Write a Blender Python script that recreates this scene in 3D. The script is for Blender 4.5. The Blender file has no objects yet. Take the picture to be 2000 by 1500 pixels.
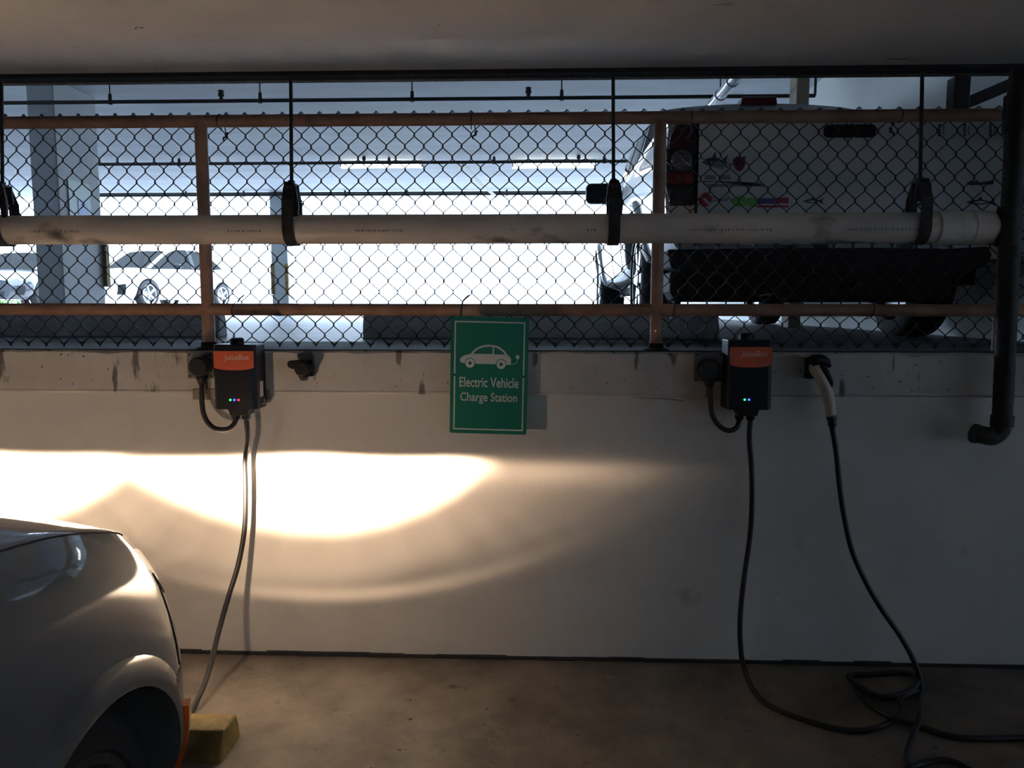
import bpy, bmesh, math, random
import numpy as np
from mathutils import Vector, Matrix
random.seed(7)
SC = bpy.context.scene
COL = SC.collection
R_ = math.radians

# ------------------------------------------------------------------ camera
CAM = np.array([0.0, -3.0, 1.428])
PITCH, YAW, ROLL, FPX = R_(5.8), R_(2.137), R_(0.06), 1500.0
_f = np.array([-math.sin(YAW) * math.cos(PITCH), math.cos(YAW) * math.cos(PITCH), -math.sin(PITCH)])
_r = np.array([math.cos(YAW), math.sin(YAW), 0.0])
_u = np.cross(_r, _f)
_r, _u = math.cos(ROLL) * _r + math.sin(ROLL) * _u, -math.sin(ROLL) * _r + math.cos(ROLL) * _u
cd = bpy.data.cameras.new('camera'); cam = bpy.data.objects.new('camera', cd); COL.objects.link(cam)
cd.sensor_width = 36.0; cd.lens = 36.0 * FPX / 2000.0; cd.clip_start = 0.05; cd.clip_end = 300
cam.matrix_world = Matrix(((_r[0], _u[0], -_f[0], CAM[0]), (_r[1], _u[1], -_f[1], CAM[1]), (_r[2], _u[2], -_f[2], CAM[2]), (0, 0, 0, 1)))
SC.camera = cam

def ray(px, py):
    return _r * (px - 1000) / FPX - _u * (py - 750) / FPX + _f
def P(px, py, Y):            # point of the place at depth plane Y
    d = ray(px, py); return CAM + d * (Y - CAM[1]) / d[1]
def PZ(px, py, z):           # point of the place at height z
    d = ray(px, py); return CAM + d * (z - CAM[2]) / d[2]

# ------------------------------------------------------------------ sky, sun, exposure
W = bpy.data.worlds.new('sky'); SC.world = W; W.use_nodes = True
bg = W.node_tree.nodes['Background']
bg.inputs[0].default_value = (0.58, 0.76, 1.0, 1); bg.inputs[1].default_value = 12.0
sd = bpy.data.lights.new('sun', 'SUN'); sd.energy = 6.0; sd.angle = R_(0.6); sd.color = (1.0, 0.97, 0.92)
sun = bpy.data.objects.new('sun', sd); COL.objects.link(sun)
sun.rotation_euler = (R_(40), 0, R_(-14))
SC.cycles.sample_clamp_indirect = 80.0; SC.cycles.max_bounces = 5; SC.cycles.diffuse_bounces = 3; SC.cycles.glossy_bounces = 2; SC.cycles.transmission_bounces = 2; SC.cycles.adaptive_threshold = 0.012
vs = SC.view_settings
vs.view_transform = 'Standard'; vs.look = 'None'; vs.exposure = 0.0; vs.gamma = 1.0; vs.use_curve_mapping = False

# ------------------------------------------------------------------ levels of the garage
ZU = 1.238        # floor of the half level behind the fence
ZC = 2.305        # soffit over the near level at the wall
ZUC = 3.56        # ceiling of the half level
XR = 2.64         # side wall right of the pickup
YF = 12.4         # open far edge of the half level

# ------------------------------------------------------------------ node helpers
class Ex:
    """arithmetic on shader sockets"""
    def __init__(s, t, v): s.t = t; s.v = v
    def op(s, o, *a):
        n = s.t.nodes.new('ShaderNodeMath'); n.operation = o
        for i, x in enumerate((s,) + a):
            x = x.v if isinstance(x, Ex) else x
            if isinstance(x, (int, float)): n.inputs[i].default_value = x
            else: s.t.links.new(x, n.inputs[i])
        return Ex(s.t, n.outputs[0])
    def __add__(s, o): return s.op('ADD', o)
    __radd__ = __add__
    def __mul__(s, o): return s.op('MULTIPLY', o)
    __rmul__ = __mul__
    def __sub__(s, o): return s.op('SUBTRACT', o)
    def __rsub__(s, o): return (s * -1.0) + o
    def __truediv__(s, o): return s.op('DIVIDE', o)
    def exp(s): return s.op('EXPONENT')
    def pow(s, k): return s.op('POWER', k)
    def max(s, k): return s.op('MAXIMUM', k)
    def min(s, k): return s.op('MINIMUM', k)
    def gauss(s, c, w):
        d = (s - c) / w
        return (d * d * -1.0).exp()
    def step(s, a, b):       # smooth 0..1 from a to b (a, b may be Ex)
        n = s.t.nodes.new('ShaderNodeMapRange'); n.interpolation_type = 'SMOOTHSTEP'
        for k, x in ((0, s), (1, a), (2, b)):
            x = x.v if isinstance(x, Ex) else x
            if isinstance(x, (int, float)): n.inputs[k].default_value = x
            else: s.t.links.new(x, n.inputs[k])
        return Ex(s.t, n.outputs[0])

MATS = {}
def mat(name, col, rough=0.6, metal=0.0, var=0.0, vscale=6.0, col2=None, bump=0.0, bscale=40.0, coat=0.0, emit=None, estr=0.0,
        alpha=None, trans=0.0, spec=0.5, stretch=(1, 1, 1), thresh=None):
    if name in MATS: return MATS[name]
    m = bpy.data.materials.new(name); m.use_nodes = True
    t = m.node_tree; b = t.nodes['Principled BSDF']; L = t.links
    b.inputs['Base Color'].default_value = (*col, 1); b.inputs['Roughness'].default_value = rough
    b.inputs['Metallic'].default_value = metal; b.inputs['Specular IOR Level'].default_value = spec
    if coat: b.inputs['Coat Weight'].default_value = coat; b.inputs['Coat Roughness'].default_value = 0.04
    if trans: b.inputs['Transmission Weight'].default_value = trans
    if emit: b.inputs['Emission Color'].default_value = (*emit, 1); b.inputs['Emission Strength'].default_value = estr
    tc = t.nodes.new('ShaderNodeTexCoord'); mp = t.nodes.new('ShaderNodeMapping'); mp.inputs['Scale'].default_value = stretch
    L.new(tc.outputs['Object'], mp.inputs[0])
    if var > 0 or col2:
        n = t.nodes.new('ShaderNodeTexNoise'); n.inputs['Scale'].default_value = vscale; n.inputs['Detail'].default_value = 5
        n.inputs['Roughness'].default_value = 0.62; L.new(mp.outputs[0], n.inputs['Vector'])
        rp = t.nodes.new('ShaderNodeValToRGB'); e = rp.color_ramp.elements
        c2 = col2 if col2 else tuple(max(0, c * (1 - var)) for c in col)
        lo, hi = thresh if thresh else (0.35, 0.68)
        e[0].position = lo; e[0].color = (*c2, 1); e[1].position = hi; e[1].color = (*col, 1)
        L.new(n.outputs[0], rp.inputs[0]); L.new(rp.outputs[0], b.inputs['Base Color'])
    if bump > 0:
        n2 = t.nodes.new('ShaderNodeTexNoise'); n2.inputs['Scale'].default_value = bscale; n2.inputs['Detail'].default_value = 3
        L.new(mp.outputs[0], n2.inputs['Vector'])
        bp = t.nodes.new('ShaderNodeBump'); bp.inputs['Strength'].default_value = bump; bp.inputs['Distance'].default_value = 0.01
        L.new(n2.outputs[0], bp.inputs['Height']); L.new(bp.outputs[0], b.inputs['Normal'])
    MATS[name] = m
    return m

def spots(m, col, scale, lo, hi, stretch=(1, 1, 1), seed=0.0, detail=3.0):
    """adds a layer of stains or chips with a shape of their own to a material's colour"""
    t = m.node_tree; b = t.nodes['Principled BSDF']; L = t.links
    tc = t.nodes.new('ShaderNodeTexCoord'); mp = t.nodes.new('ShaderNodeMapping')
    mp.inputs['Scale'].default_value = stretch; mp.inputs['Location'].default_value = (seed, seed * 1.7, seed * .6)
    L.new(tc.outputs['Object'], mp.inputs[0])
    n = t.nodes.new('ShaderNodeTexNoise'); n.inputs['Scale'].default_value = scale; n.inputs['Detail'].default_value = detail
    L.new(mp.outputs[0], n.inputs['Vector'])
    mr = t.nodes.new('ShaderNodeMapRange'); mr.inputs[1].default_value = lo; mr.inputs[2].default_value = hi; L.new(n.outputs[0], mr.inputs[0])
    mx = t.nodes.new('ShaderNodeMix'); mx.data_type = 'RGBA'
    src = b.inputs['Base Color'].links[0].from_socket if b.inputs['Base Color'].links else None
    L.new(mr.outputs[0], mx.inputs[0])
    if src: L.new(src, mx.inputs[6])
    else: mx.inputs[6].default_value = b.inputs['Base Color'].default_value
    mx.inputs[7].default_value = (*col, 1)
    L.new(mx.outputs[2], b.inputs['Base Color'])
    return m

M_wall = spots(mat('wall_paint', (0.66, 0.64, 0.61), 0.75, var=0.10, vscale=2.2, bump=0.10, bscale=60), (0.40, 0.38, 0.36), 5, 0.70, 0.80, seed=3.0)
M_ledge = spots(spots(mat('ledge_paint', (0.60, 0.57, 0.54), 0.8, var=0.18, vscale=4, bump=0.25, bscale=30), (0.17, 0.15, 0.14), 16, 0.63, 0.68, stretch=(1, 1, .28), seed=5.0),
                (0.09, 0.085, 0.08), 42, 0.67, 0.71, seed=1.3)
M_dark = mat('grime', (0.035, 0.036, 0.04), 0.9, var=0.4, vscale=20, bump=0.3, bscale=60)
M_floor = spots(spots(mat('garage_concrete', (0.22, 0.185, 0.15), 0.72, var=0.55, vscale=3.2, bump=0.25, bscale=45), (0.045, 0.04, 0.035), 9, 0.66, 0.78, seed=2.0),
                (0.03, 0.028, 0.025), 38, 0.72, 0.75, seed=8.0)
M_ufloor = mat('upper_concrete', (0.13, 0.13, 0.14), 0.5, var=0.5, vscale=1.5, stretch=(0.5, 3, 1), bump=0.12, bscale=20)
M_ceil = spots(spots(mat('ceiling_paint', (0.76, 0.70, 0.66), 0.8, var=0.12, vscale=2.0), (0.22, 0.20, 0.19), 7, 0.71, 0.76, stretch=(.5, 1.4, 1), seed=4.0),
               (0.05, 0.045, 0.04), 26, 0.745, 0.765, seed=6.0)
M_uceil = mat('upper_ceiling_paint', (0.74, 0.79, 0.86), 0.7, var=0.16, vscale=1.4, stretch=(.5, 2.2, 1))
M_uwall = mat('upper_wall_paint', (0.72, 0.74, 0.72), 0.7, var=0.08, vscale=2)
M_col = mat('column_paint', (0.50, 0.53, 0.55), 0.7, var=0.12, vscale=3)
M_rail = mat('rail_paint', (0.42, 0.235, 0.16), 0.6, var=0.35, vscale=14, bump=0.2, bscale=70)
M_wire = mat('wire_metal', (0.06, 0.055, 0.06), 0.55, metal=0.6, var=0.5, vscale=60)
M_rod = mat('rod_metal', (0.05, 0.048, 0.05), 0.6, metal=0.4, var=0.4, vscale=40, bump=0.5, bscale=250)
M_pvc = spots(mat('pvc_plastic', (0.76, 0.67, 0.60), 0.42, var=0.22, vscale=5, stretch=(.4, 1, 1)), (0.12, 0.10, 0.09), 9, 0.64, 0.76, stretch=(.5, 1, 1), seed=2.2)
M_iron = mat('cast_iron', (0.028, 0.026, 0.024), 0.65, var=0.4, vscale=25, bump=0.35, bscale=60)
M_black = mat('black_plastic', (0.007, 0.008, 0.011), 0.5, spec=0.3)
M_blackr = mat('black_rubber', (0.010, 0.010, 0.011), 0.5, bump=0.05)
M_case = mat('charger_case', (0.006, 0.009, 0.018), 0.45, spec=0.3, bump=0.04, bscale=200)
M_orange = mat('orange_print', (0.62, 0.11, 0.045), 0.5)
M_letter = mat('pale_lettering', (0.62, 0.52, 0.50), 0.6)
M_grey = mat('grey_metal', (0.28, 0.28, 0.29), 0.45, metal=0.6, var=0.3, vscale=20)
M_tan = mat('tan_strut', (0.30, 0.27, 0.22), 0.5, metal=0.3, var=0.3, vscale=20)
M_beige = mat('beige_plastic', (0.58, 0.50, 0.43), 0.4)
M_holster = mat('holster_grey', (0.20, 0.18, 0.17), 0.6)
M_green = mat('sign_green', (0.010, 0.20, 0.145), 0.42, var=0.08, vscale=6)
M_signw = mat('sign_white', (0.62, 0.66, 0.68), 0.5)
M_yellow = mat('yellow_paint', (0.36, 0.25, 0.07), 0.7, var=0.7, vscale=7, bump=0.2, bscale=40)
M_cstop = mat('stop_concrete', (0.50, 0.51, 0.53), 0.8, var=0.25, vscale=5, bump=0.2)
M_silver = mat('car_paint_silver', (0.13, 0.128, 0.126), 0.5, metal=0.0, coat=1.0, spec=0.15)
M_white = mat('car_paint_white', (0.66, 0.68, 0.70), 0.3, coat=0.8)
M_navy = mat('car_paint_dark', (0.025, 0.03, 0.04), 0.25, coat=0.9)
M_glass = mat('car_glass', (0.02, 0.025, 0.03), 0.05, spec=0.8)
M_lens = mat('clear_lens', (0.13, 0.13, 0.14), 0.08, coat=1.0)
M_headl = mat('headlamp_lens', (0.7, 0.66, 0.6), 0.08, coat=1.0, emit=(1, .8, .55), estr=1.0)
M_red = mat('red_lens', (0.20, 0.006, 0.012), 0.12, coat=1.0)
M_amber = mat('amber_lens', (0.60, 0.10, 0.01), 0.2, coat=0.8)
M_tyre = mat('tyre_rubber', (0.014, 0.014, 0.015), 0.8, bump=0.2, bscale=80)
M_rim = mat('alloy_rim', (0.45, 0.46, 0.48), 0.3, metal=0.9)
M_chrome = mat('chrome', (0.6, 0.6, 0.6), 0.15, metal=1.0)
M_under = mat('underbody', (0.015, 0.015, 0.016), 0.8)
M_gap = mat('panel_gap', (0.01, 0.01, 0.01), 0.8)
M_plate = mat('plate_pale', (0.45, 0.47, 0.45), 0.5, var=0.3, vscale=60)
M_tube = mat('tube_light', (0.9, 0.9, 0.9), 0.5, emit=(0.95, 1.0, 0.98), estr=9.0)
M_ground = mat('outside_ground', (0.55, 0.54, 0.52), 0.9, var=0.1, vscale=1)
M_leafg = mat('hedge_leaf', (0.08, 0.22, 0.05), 0.7, var=0.5, vscale=9)
M_led = {k: mat('led_' + k, c, 0.3, emit=c, estr=e) for k, c, e in (('green', (0.02, 1.0, 0.20), 4), ('blue', (0.03, 0.07, 1.0), 6), ('red', (1.0, 0.02, 0.07), 4))}

# ------------------------------------------------------------------ mesh helpers
class MB:
    def __init__(s): s.v = []; s.f = []
    def add(s, v, f):
        o = len(s.v); s.v += [tuple(float(c) for c in p) for p in v]; s.f += [tuple(i + o for i in q) for q in f]; return s
    def box(s, a, b, rot=None, org=None):
        x0, y0, z0 = a; x1, y1, z1 = b
        v = [(x0, y0, z0), (x1, y0, z0), (x1, y1, z0), (x0, y1, z0), (x0, y0, z1), (x1, y0, z1), (x1, y1, z1), (x0, y1, z1)]
        if rot is not None: v = [tuple(rot @ Vector(p)) for p in v]
        if org is not None: v = [tuple(np.array(p) + np.array(org)) for p in v]
        return s.add(v, [(0, 3, 2, 1), (4, 5, 6, 7), (0, 1, 5, 4), (1, 2, 6, 5), (2, 3, 7, 6), (3, 0, 4, 7)])
    def prism(s, pts, axis, a, b):          # polygon extruded along an axis
        n = len(pts); v = []
        for h in (a, b):
            for p in pts:
                q = [0, 0, 0]; o = [i for i in range(3) if i != axis]
                q[axis] = h; q[o[0]] = p[0]; q[o[1]] = p[1]; v.append(q)
        f = [tuple(range(n))[::-1], tuple(range(n, 2 * n))] + [(i, (i + 1) % n, n + (i + 1) % n, n + i) for i in range(n)]
        return s.add(v, f)
    def tube(s, pts, r, n=10, cap=True):
        pts = [Vector(p) for p in pts]; m = len(pts); rr = r if isinstance(r, (list, tuple)) else [r] * m
        v = []; f = []; prev = None
        for i, p in enumerate(pts):
            d = (pts[min(i + 1, m - 1)] - pts[max(i - 1, 0)]).normalized()
            if prev is None:
                a = Vector((0, 0, 1)) if abs(d.z) < 0.9 else Vector((1, 0, 0))
                e = d.cross(a).normalized()
            else:
                e = (prev - d * prev.dot(d)); e = e.normalized() if e.length > 1e-6 else d.orthogonal().normalized()
            prev = e; g = d.cross(e)
            for k in range(n):
                t = 2 * math.pi * k / n; v.append(tuple(p + (e * math.cos(t) + g * math.sin(t)) * rr[i]))
        for i in range(m - 1):
            for k in range(n):
                f.append((i * n + k, i * n + (k + 1) % n, (i + 1) * n + (k + 1) % n, (i + 1) * n + k))
        if cap: f += [tuple(range(n))[::-1], tuple(range((m - 1) * n, m * n))]
        return s.add(v, f)
    def lathe(s, prof, axis=0, n=32, org=(0, 0, 0), closed=False):   # prof: (distance along axis, radius)
        v = []; f = []; m = len(prof); o = [i for i in range(3) if i != axis]
        for h, r in prof:
            for k in range(n):
                t = 2 * math.pi * k / n; q = [0, 0, 0]; q[axis] = h; q[o[0]] = r * math.cos(t); q[o[1]] = r * math.sin(t)
                v.append([q[i] + org[i] for i in range(3)])
        for i in range(m if closed else m - 1):
            j = (i + 1) % m
            for k in range(n): f.append((i * n + k, i * n + (k + 1) % n, j * n + (k + 1) % n, j * n + k))
        if not closed: f += [tuple(range(n))[::-1], tuple(range((m - 1) * n, m * n))]
        return s.add(v, f)
    def local(s, o):
        s.v = [(p[0] - float(o[0]), p[1] - float(o[1]), p[2] - float(o[2])) for p in s.v]; return s
    def build(s, name, m, parent=None, smooth=False, bevel=0.0, auto=None):
        me = bpy.data.meshes.new(name); me.from_pydata(s.v, [], s.f); me.update()
        bm = bmesh.new(); bm.from_mesh(me); bmesh.ops.recalc_face_normals(bm, faces=bm.faces[:]); bm.to_mesh(me); bm.free()
        me.materials.append(m)
        if smooth: 
            me.polygons.foreach_set('use_smooth', [True] * len(me.polygons))
            if auto: me.set_sharp_from_angle(angle=R_(auto))
        o = bpy.data.objects.new(name, me); COL.objects.link(o)
        if parent: o.parent = parent
        if bevel:
            b = o.modifiers.new('bevel', 'BEVEL'); b.width = bevel; b.segments = 2; b.limit_method = 'ANGLE'; b.angle_limit = R_(40)
        return o

def tag(o, label=None, cat=None, group=None, kind=None):
    if label: o['label'] = label
    if cat: o['category'] = cat
    if group: o['group'] = group
    if kind: o['kind'] = kind
    return o
def empty(name, loc, label=None, cat=None, group=None, rz=0.0):
    o = bpy.data.objects.new(name, None); COL.objects.link(o); o.location = [float(c) for c in loc]; o.rotation_euler = (0, 0, rz); o.empty_display_size = .1
    return tag(o, label, cat, group)
def struct(o, label=None): return tag(o, label, kind='structure')
def copy_tree(o, parent=None):
    c = o.copy(); COL.objects.link(c)
    if parent: c.parent = parent
    for ch in list(o.children): copy_tree(ch, c)
    return c
def cr(pts, n):              # smooth path through points
    pts = [np.array(p, float) for p in pts]; q = [2 * pts[0] - pts[1]] + pts + [2 * pts[-1] - pts[-2]]; out = []
    for i in range(1, len(q) - 2):
        for k in range(n):
            t = k / n; a, b, c, d = q[i - 1:i + 3]
            out.append(0.5 * (2 * b + (c - a) * t + (2 * a - 5 * b + 4 * c - d) * t * t + (3 * b - a - 3 * c + d) * t ** 3))
    out.append(pts[-1]); return out
def rrect(x0, z0, x1, z1, r, n=5):
    out = []
    for cx, cz, a0 in ((x1 - r, z1 - r, 0), (x0 + r, z1 - r, 90), (x0 + r, z0 + r, 180), (x1 - r, z0 + r, 270)):
        for k in range(n + 1):
            t = R_(a0 + 90 * k / n); out.append((cx + r * math.cos(t), cz + r * math.sin(t)))
    return out
def text(name, body, size, loc, m, parent=None, sx=1.0, shear=0.0, bold=0.0, align='CENTER', rot=(90, 0, 0), depth=0.0006):
    c = bpy.data.curves.new(name, 'FONT'); c.body = body; c.size = size; c.align_x = align; c.align_y = 'CENTER'; c.extrude = depth; c.offset = bold; c.shear = shear
    c.resolution_u = 3
    o = bpy.data.objects.new(name + '_src', c); COL.objects.link(o)
    dg = bpy.context.evaluated_depsgraph_get(); dg.update()
    me = bpy.data.meshes.new_from_object(o.evaluated_get(dg)); bpy.data.objects.remove(o)
    me.name = name; me.materials.clear(); me.materials.append(m)
    t = bpy.data.objects.new(name, me); COL.objects.link(t); t.location = loc; t.rotation_euler = [R_(a) for a in rot]; t.scale = (sx, 1, 1)
    if parent: t.parent = parent
    return t
def boolean(o, cutter_bm, op='DIFFERENCE'):
    me = bpy.data.meshes.new('cut'); me.from_pydata(cutter_bm.v, [], cutter_bm.f); me.update()
    bm = bmesh.new(); bm.from_mesh(me); bmesh.ops.recalc_face_normals(bm, faces=bm.faces[:]); bm.to_mesh(me); bm.free()
    c = bpy.data.objects.new('cut', me); COL.objects.link(c); c.matrix_world = Matrix.Identity(4)
    md = o.modifiers.new('b', 'BOOLEAN'); md.object = c; md.operation = op; md.solver = 'EXACT'
    par = o.parent; o.parent = None
    dg = bpy.context.evaluated_depsgraph_get(); dg.update()
    nm = bpy.data.meshes.new_from_object(o.evaluated_get(dg)); o.modifiers.remove(md); old = o.data; nm.name = old.name; o.data = nm; o.parent = par
    bpy.data.objects.remove(c); bpy.data.meshes.remove(me)

class Loft:
    """body surface through half cross-sections (y, [(x, z), ...]) from underside to centre line, mirrored in x"""
    def __init__(s, secs):
        s.y = np.array([a for a, _ in secs], float); s.p = np.array([b for _, b in secs], float)
    @staticmethod
    def _w(arr, t):
        n = len(arr); t = min(max(t, 0), n - 1 - 1e-9); i = int(t); f = t - i
        g = lambda k: arr[k] if 0 <= k < n else (2 * arr[0] - arr[1] if k < 0 else 2 * arr[-1] - arr[-2])
        a, b, c, d = g(i - 1), g(i), g(i + 1), g(i + 2)
        return 0.5 * (2 * b + (c - a) * f + (2 * a - 5 * b + 4 * c - d) * f * f + (3 * b - a - 3 * c + d) * f ** 3)
    def S(s, u, v, side=1):
        pr = np.array([s._w(s.p[:, k], u) for k in range(s.p.shape[1])]); q = s._w(pr, v)
        return np.array([side * q[0], float(s._w(s.y, u)), q[1]])
    def uy(s, y):
        return float(np.interp(y, s.y, np.arange(len(s.y))))
    def x_at(s, y, z):
        u = s.uy(y); pr = np.array([s._w(s.p[:, k], u) for k in range(s.p.shape[1])])
        pts = np.array([s._w(pr, v) for v in np.linspace(0, 4.2, 24)])
        return float(np.interp(z, pts[:, 1], pts[:, 0]))
    def mesh(s, nu=5, nv=4):
        ns, npf = s.p.shape[:2]; U = np.linspace(0, ns - 1, (ns - 1) * nu + 1); V = np.linspace(0, npf - 1, (npf - 1) * nv + 1)
        mb = MB(); ring = 2 * len(V) - 1; v = []; f = []
        for u in U:
            pr = np.array([s._w(s.p[:, k], u) for k in range(npf)]); y = float(s._w(s.y, u)); q = [s._w(pr, t) for t in V]
            v += [(a[0], y, a[1]) for a in q] + [(-a[0], y, a[1]) for a in q[-2::-1]]
        for i in range(len(U) - 1):
            for k in range(ring):
                k2 = (k + 1) % ring; f.append((i * ring + k, i * ring + k2, (i + 1) * ring + k2, (i + 1) * ring + k))
        f += [tuple(range(ring)), tuple(range((len(U) - 1) * ring, len(U) * ring))]
        return mb.add(v, f)
    def patch(s, u0, u1, v0, v1, off=0.006, nu=10, nv=8, side=1, sink=0.02, warp=None):
        mb = MB(); top = []; bot = []; e = 1e-3
        for i in range(nu + 1):
            for k in range(nv + 1):
                a, b = i / nu, k / nv
                if warp: a, b = warp(a, b)
                u = u0 + (u1 - u0) * a; v = v0 + (v1 - v0) * b
                p = s.S(u, v, side); du = s.S(u + e, v, side) - s.S(u - e, v, side); dv = s.S(u, v + e, side) - s.S(u, v - e, side)
                n = np.cross(du, dv) * (1 if side > 0 else -1); n = n / (np.linalg.norm(n) + 1e-12)
                c = np.array([0, p[1], 0.45])
                if n @ (p - c) < 0: n = -n
                top.append(p + n * off); bot.append(p - n * sink)
        N = (nu + 1) * (nv + 1); v = top + bot; f = []
        for i in range(nu):
            for k in range(nv):
                a = i * (nv + 1) + k; q = (a, a + 1, a + nv + 2, a + nv + 1); f.append(q); f.append(tuple(N + j for j in q[::-1]))
        edge = [i * (nv + 1) for i in range(nu + 1)] + [nu * (nv + 1) + k for k in range(1, nv + 1)] + [i * (nv + 1) + nv for i in range(nu - 1, -1, -1)] + [k for k in range(nv - 1, 0, -1)]
        for i in range(len(edge)):
            a, b = edge[i], edge[(i + 1) % len(edge)]; f.append((a, b, N + b, N + a))
        return mb.add(v, f)
    def seam(s, path, r=0.003, side=1, n=6):
        return MB().tube([s.S(u, v, side) for u, v in path], r, 6)

def wheel(parent, x, y, z, R, w, side, rim_r=0.66, spokes=10, rim_m=None, simple=False):
    """tyre, rim and spokes; the outer face looks towards side*x"""
    n = 40
    ty = MB().lathe([(-w / 2, R * .72), (-w / 2 * .98, R * .90), (-w / 2 * .8, R * .985), (-w * .2, R), (w * .2, R), (w / 2 * .8, R * .985), (w / 2 * .98, R * .90), (w / 2, R * .72), (w * .3, R * .66), (-w * .3, R * .66)], 0, n, closed=True)
    t = ty.build('tyre', M_tyre, parent, smooth=True, auto=50); t.location = (x, y, z)
    rm = MB().lathe([(-w * .3, R * .69), (side * w * .46, R * .70), (side * w * .46, R * .63), (side * w * .30, R * .60), (-w * .2, R * .58)] if side > 0 else
                    [(w * .3, R * .69), (-w * .46, R * .70), (-w * .46, R * .63), (-w * .30, R * .60), (w * .2, R * .58)], 0, n)
    sp = MB()
    for k in range(spokes):
        a = 2 * math.pi * k / spokes; ca, sa = math.cos(a), math.sin(a); wd = R * .085
        for q0, q1, hw in ((R * .1, R * .63, wd),):
            h0, h1 = side * w * .34, side * w * .44
            vv = []
            for h in (h0, h1):
                for rr_, ww in ((q0, hw * .8), (q1, hw)):
                    for sg in (-1, 1): vv.append((h, rr_ * ca - sg * ww * sa, rr_ * sa + sg * ww * ca))
            sp.add(vv, [(0, 1, 3, 2), (4, 6, 7, 5), (0, 4, 5, 1), (2, 3, 7, 6), (0, 2, 6, 4), (1, 5, 7, 3)])
    rm.add(sp.v, sp.f)
    r = rm.build('rim', rim_m or M_rim, parent, smooth=True, auto=40); r.location = (x, y, z)
    hb = MB().lathe([(side * w * .3, R * .17), (side * w * .47, R * .16), (side * w * .5, R * .08)], 0, 20).build('hub_cap', rim_m or M_rim, r, smooth=True, auto=40)
    return t

# ================================================================== SETTING
zl = float(P(1000, 686, -.015)[2]); zlb = float(P(1000, 765, -.008)[2])
struct(MB().box((-11, -11, -.25), (8, 0.05, 0)).build('floor', M_floor), 'worn brown concrete floor of the lower parking level')
struct(MB().box((-11, 0, 0), (8, 0.20, zl - .004)).build('wall_front', M_wall), 'low painted concrete wall lit by the headlights')
_lg = MB()
_n = 170; _pv = []; _xs = np.linspace(-4.2, 4.2, _n)
for x in _xs:                       # the ledge beam with a ragged, chipped upper edge
    j = random.uniform(0, .006) + (random.uniform(.004, .012) if random.random() < .12 else 0)
    k = random.uniform(-.0015, .0015)
    _pv += [(x, -.018, zlb), (x, -.018, zl - .006 - j), (x, -.010 + j, zl - k), (x, .20, zl), (x, .20, zlb)]
_fc = [tuple(5 * i + a for a in (0, 1)) + tuple(5 * (i + 1) + a for a in (1, 0)) for i in range(0)]
for i in range(_n - 1):
    for a in range(5):
        b = (a + 1) % 5; _fc.append((5 * i + a, 5 * i + b, 5 * i + 5 + b, 5 * i + 5 + a))
_fc += [(0, 1, 2, 3, 4), tuple(5 * (_n - 1) + a for a in (4, 3, 2, 1, 0))]
struct(_lg.add(_pv, _fc).build('trim_1', M_ledge), 'chipped and stained concrete ledge along the top of the wall')
struct(MB().box((-4.2, -.010, zl - .001), (4.2, .20, zl + .004)).build('trim_2', M_dark), 'dark grimy strip on top of the ledge')
struct(MB().box((-4.2, .20, ZU - .01), (XR, 1.0, ZU + .003)).build('trim_6', mat('stop_shade', (.045, .047, .055), .9, var=.5, vscale=6)), 'dark floor strip behind the ledge, painted as shade of the wheel stops')  # shade in front of the wheel stops, put into the strip's colour
struct(MB().prism([(-.017, zlb + .004), (-.022, zlb - .004), (-.012, zlb - .012), (0, zlb - .014), (0, zlb + .004)], 0, -4.2, 4.2).build('trim_3', M_ledge), 'rounded joint under the ledge')
_bs = MB(); 
for i in range(60):
    x0 = -4.2 + i * .14; _bs.box((x0, -.012 - random.uniform(0, .006), 0), (x0 + .145, .01, .009 + random.uniform(0, .006)))
struct(_bs.build('baseboard_front', M_dark), 'dark dirty joint between wall and floor')
# soffit over the near level: flat, then rising slightly towards the opening, with a dark edge angle
_cp = [(-11, ZC - .035), (-.62, ZC - .035), (-.45, ZC - .028), (-.30, ZC - .014), (-.10, ZC + .003), (.04, ZC + .012), (.04, ZUC + .25), (-11, ZUC + .25)]
struct(MB().prism(_cp, 0, -11, 8).build('ceiling', M_ceil, smooth=False), 'low stained concrete soffit above the near level')
struct(MB().box((-11, -.015, ZC - .007), (8, .045, ZC + .022)).build('trim_4', M_dark), 'dark steel edge angle along the soffit')
struct(MB().box((-11, .045, ZC - .010), (8, .075, ZC + .022)).build('trim_5', mat('rough_edge', (.24, .22, .20), .9, var=.6, vscale=60, bump=.6)), 'rough plaster edge behind the soffit angle')
struct(MB().box((-11, .041, ZC + .022), (8, .075, ZUC)).build('bounce_blocker', M_dark), 'unseen dark sheet added behind the soffit to cut bounce light')  # added out of view, keeps light bounced off the slab away from the pickup
# lower level enclosure behind the camera: solid left and back, parapet and open strip on the right
struct(MB().box((-11.3, -11, 0), (-11, .2, ZC + .2)).build('wall_left', M_wall))
struct(MB().box((-11.3, -11.3, 0), (8, -11, ZC + .2)).build('wall_back', M_wall))
struct(MB().box((8, -11.3, 0), (8.2, .2, 1.05)).add(*(lambda m: (m.v, m.f))(MB().box((8, -11.3, 1.26), (8.2, .2, ZC + .3)))).build('wall_right', M_wall))
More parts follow.
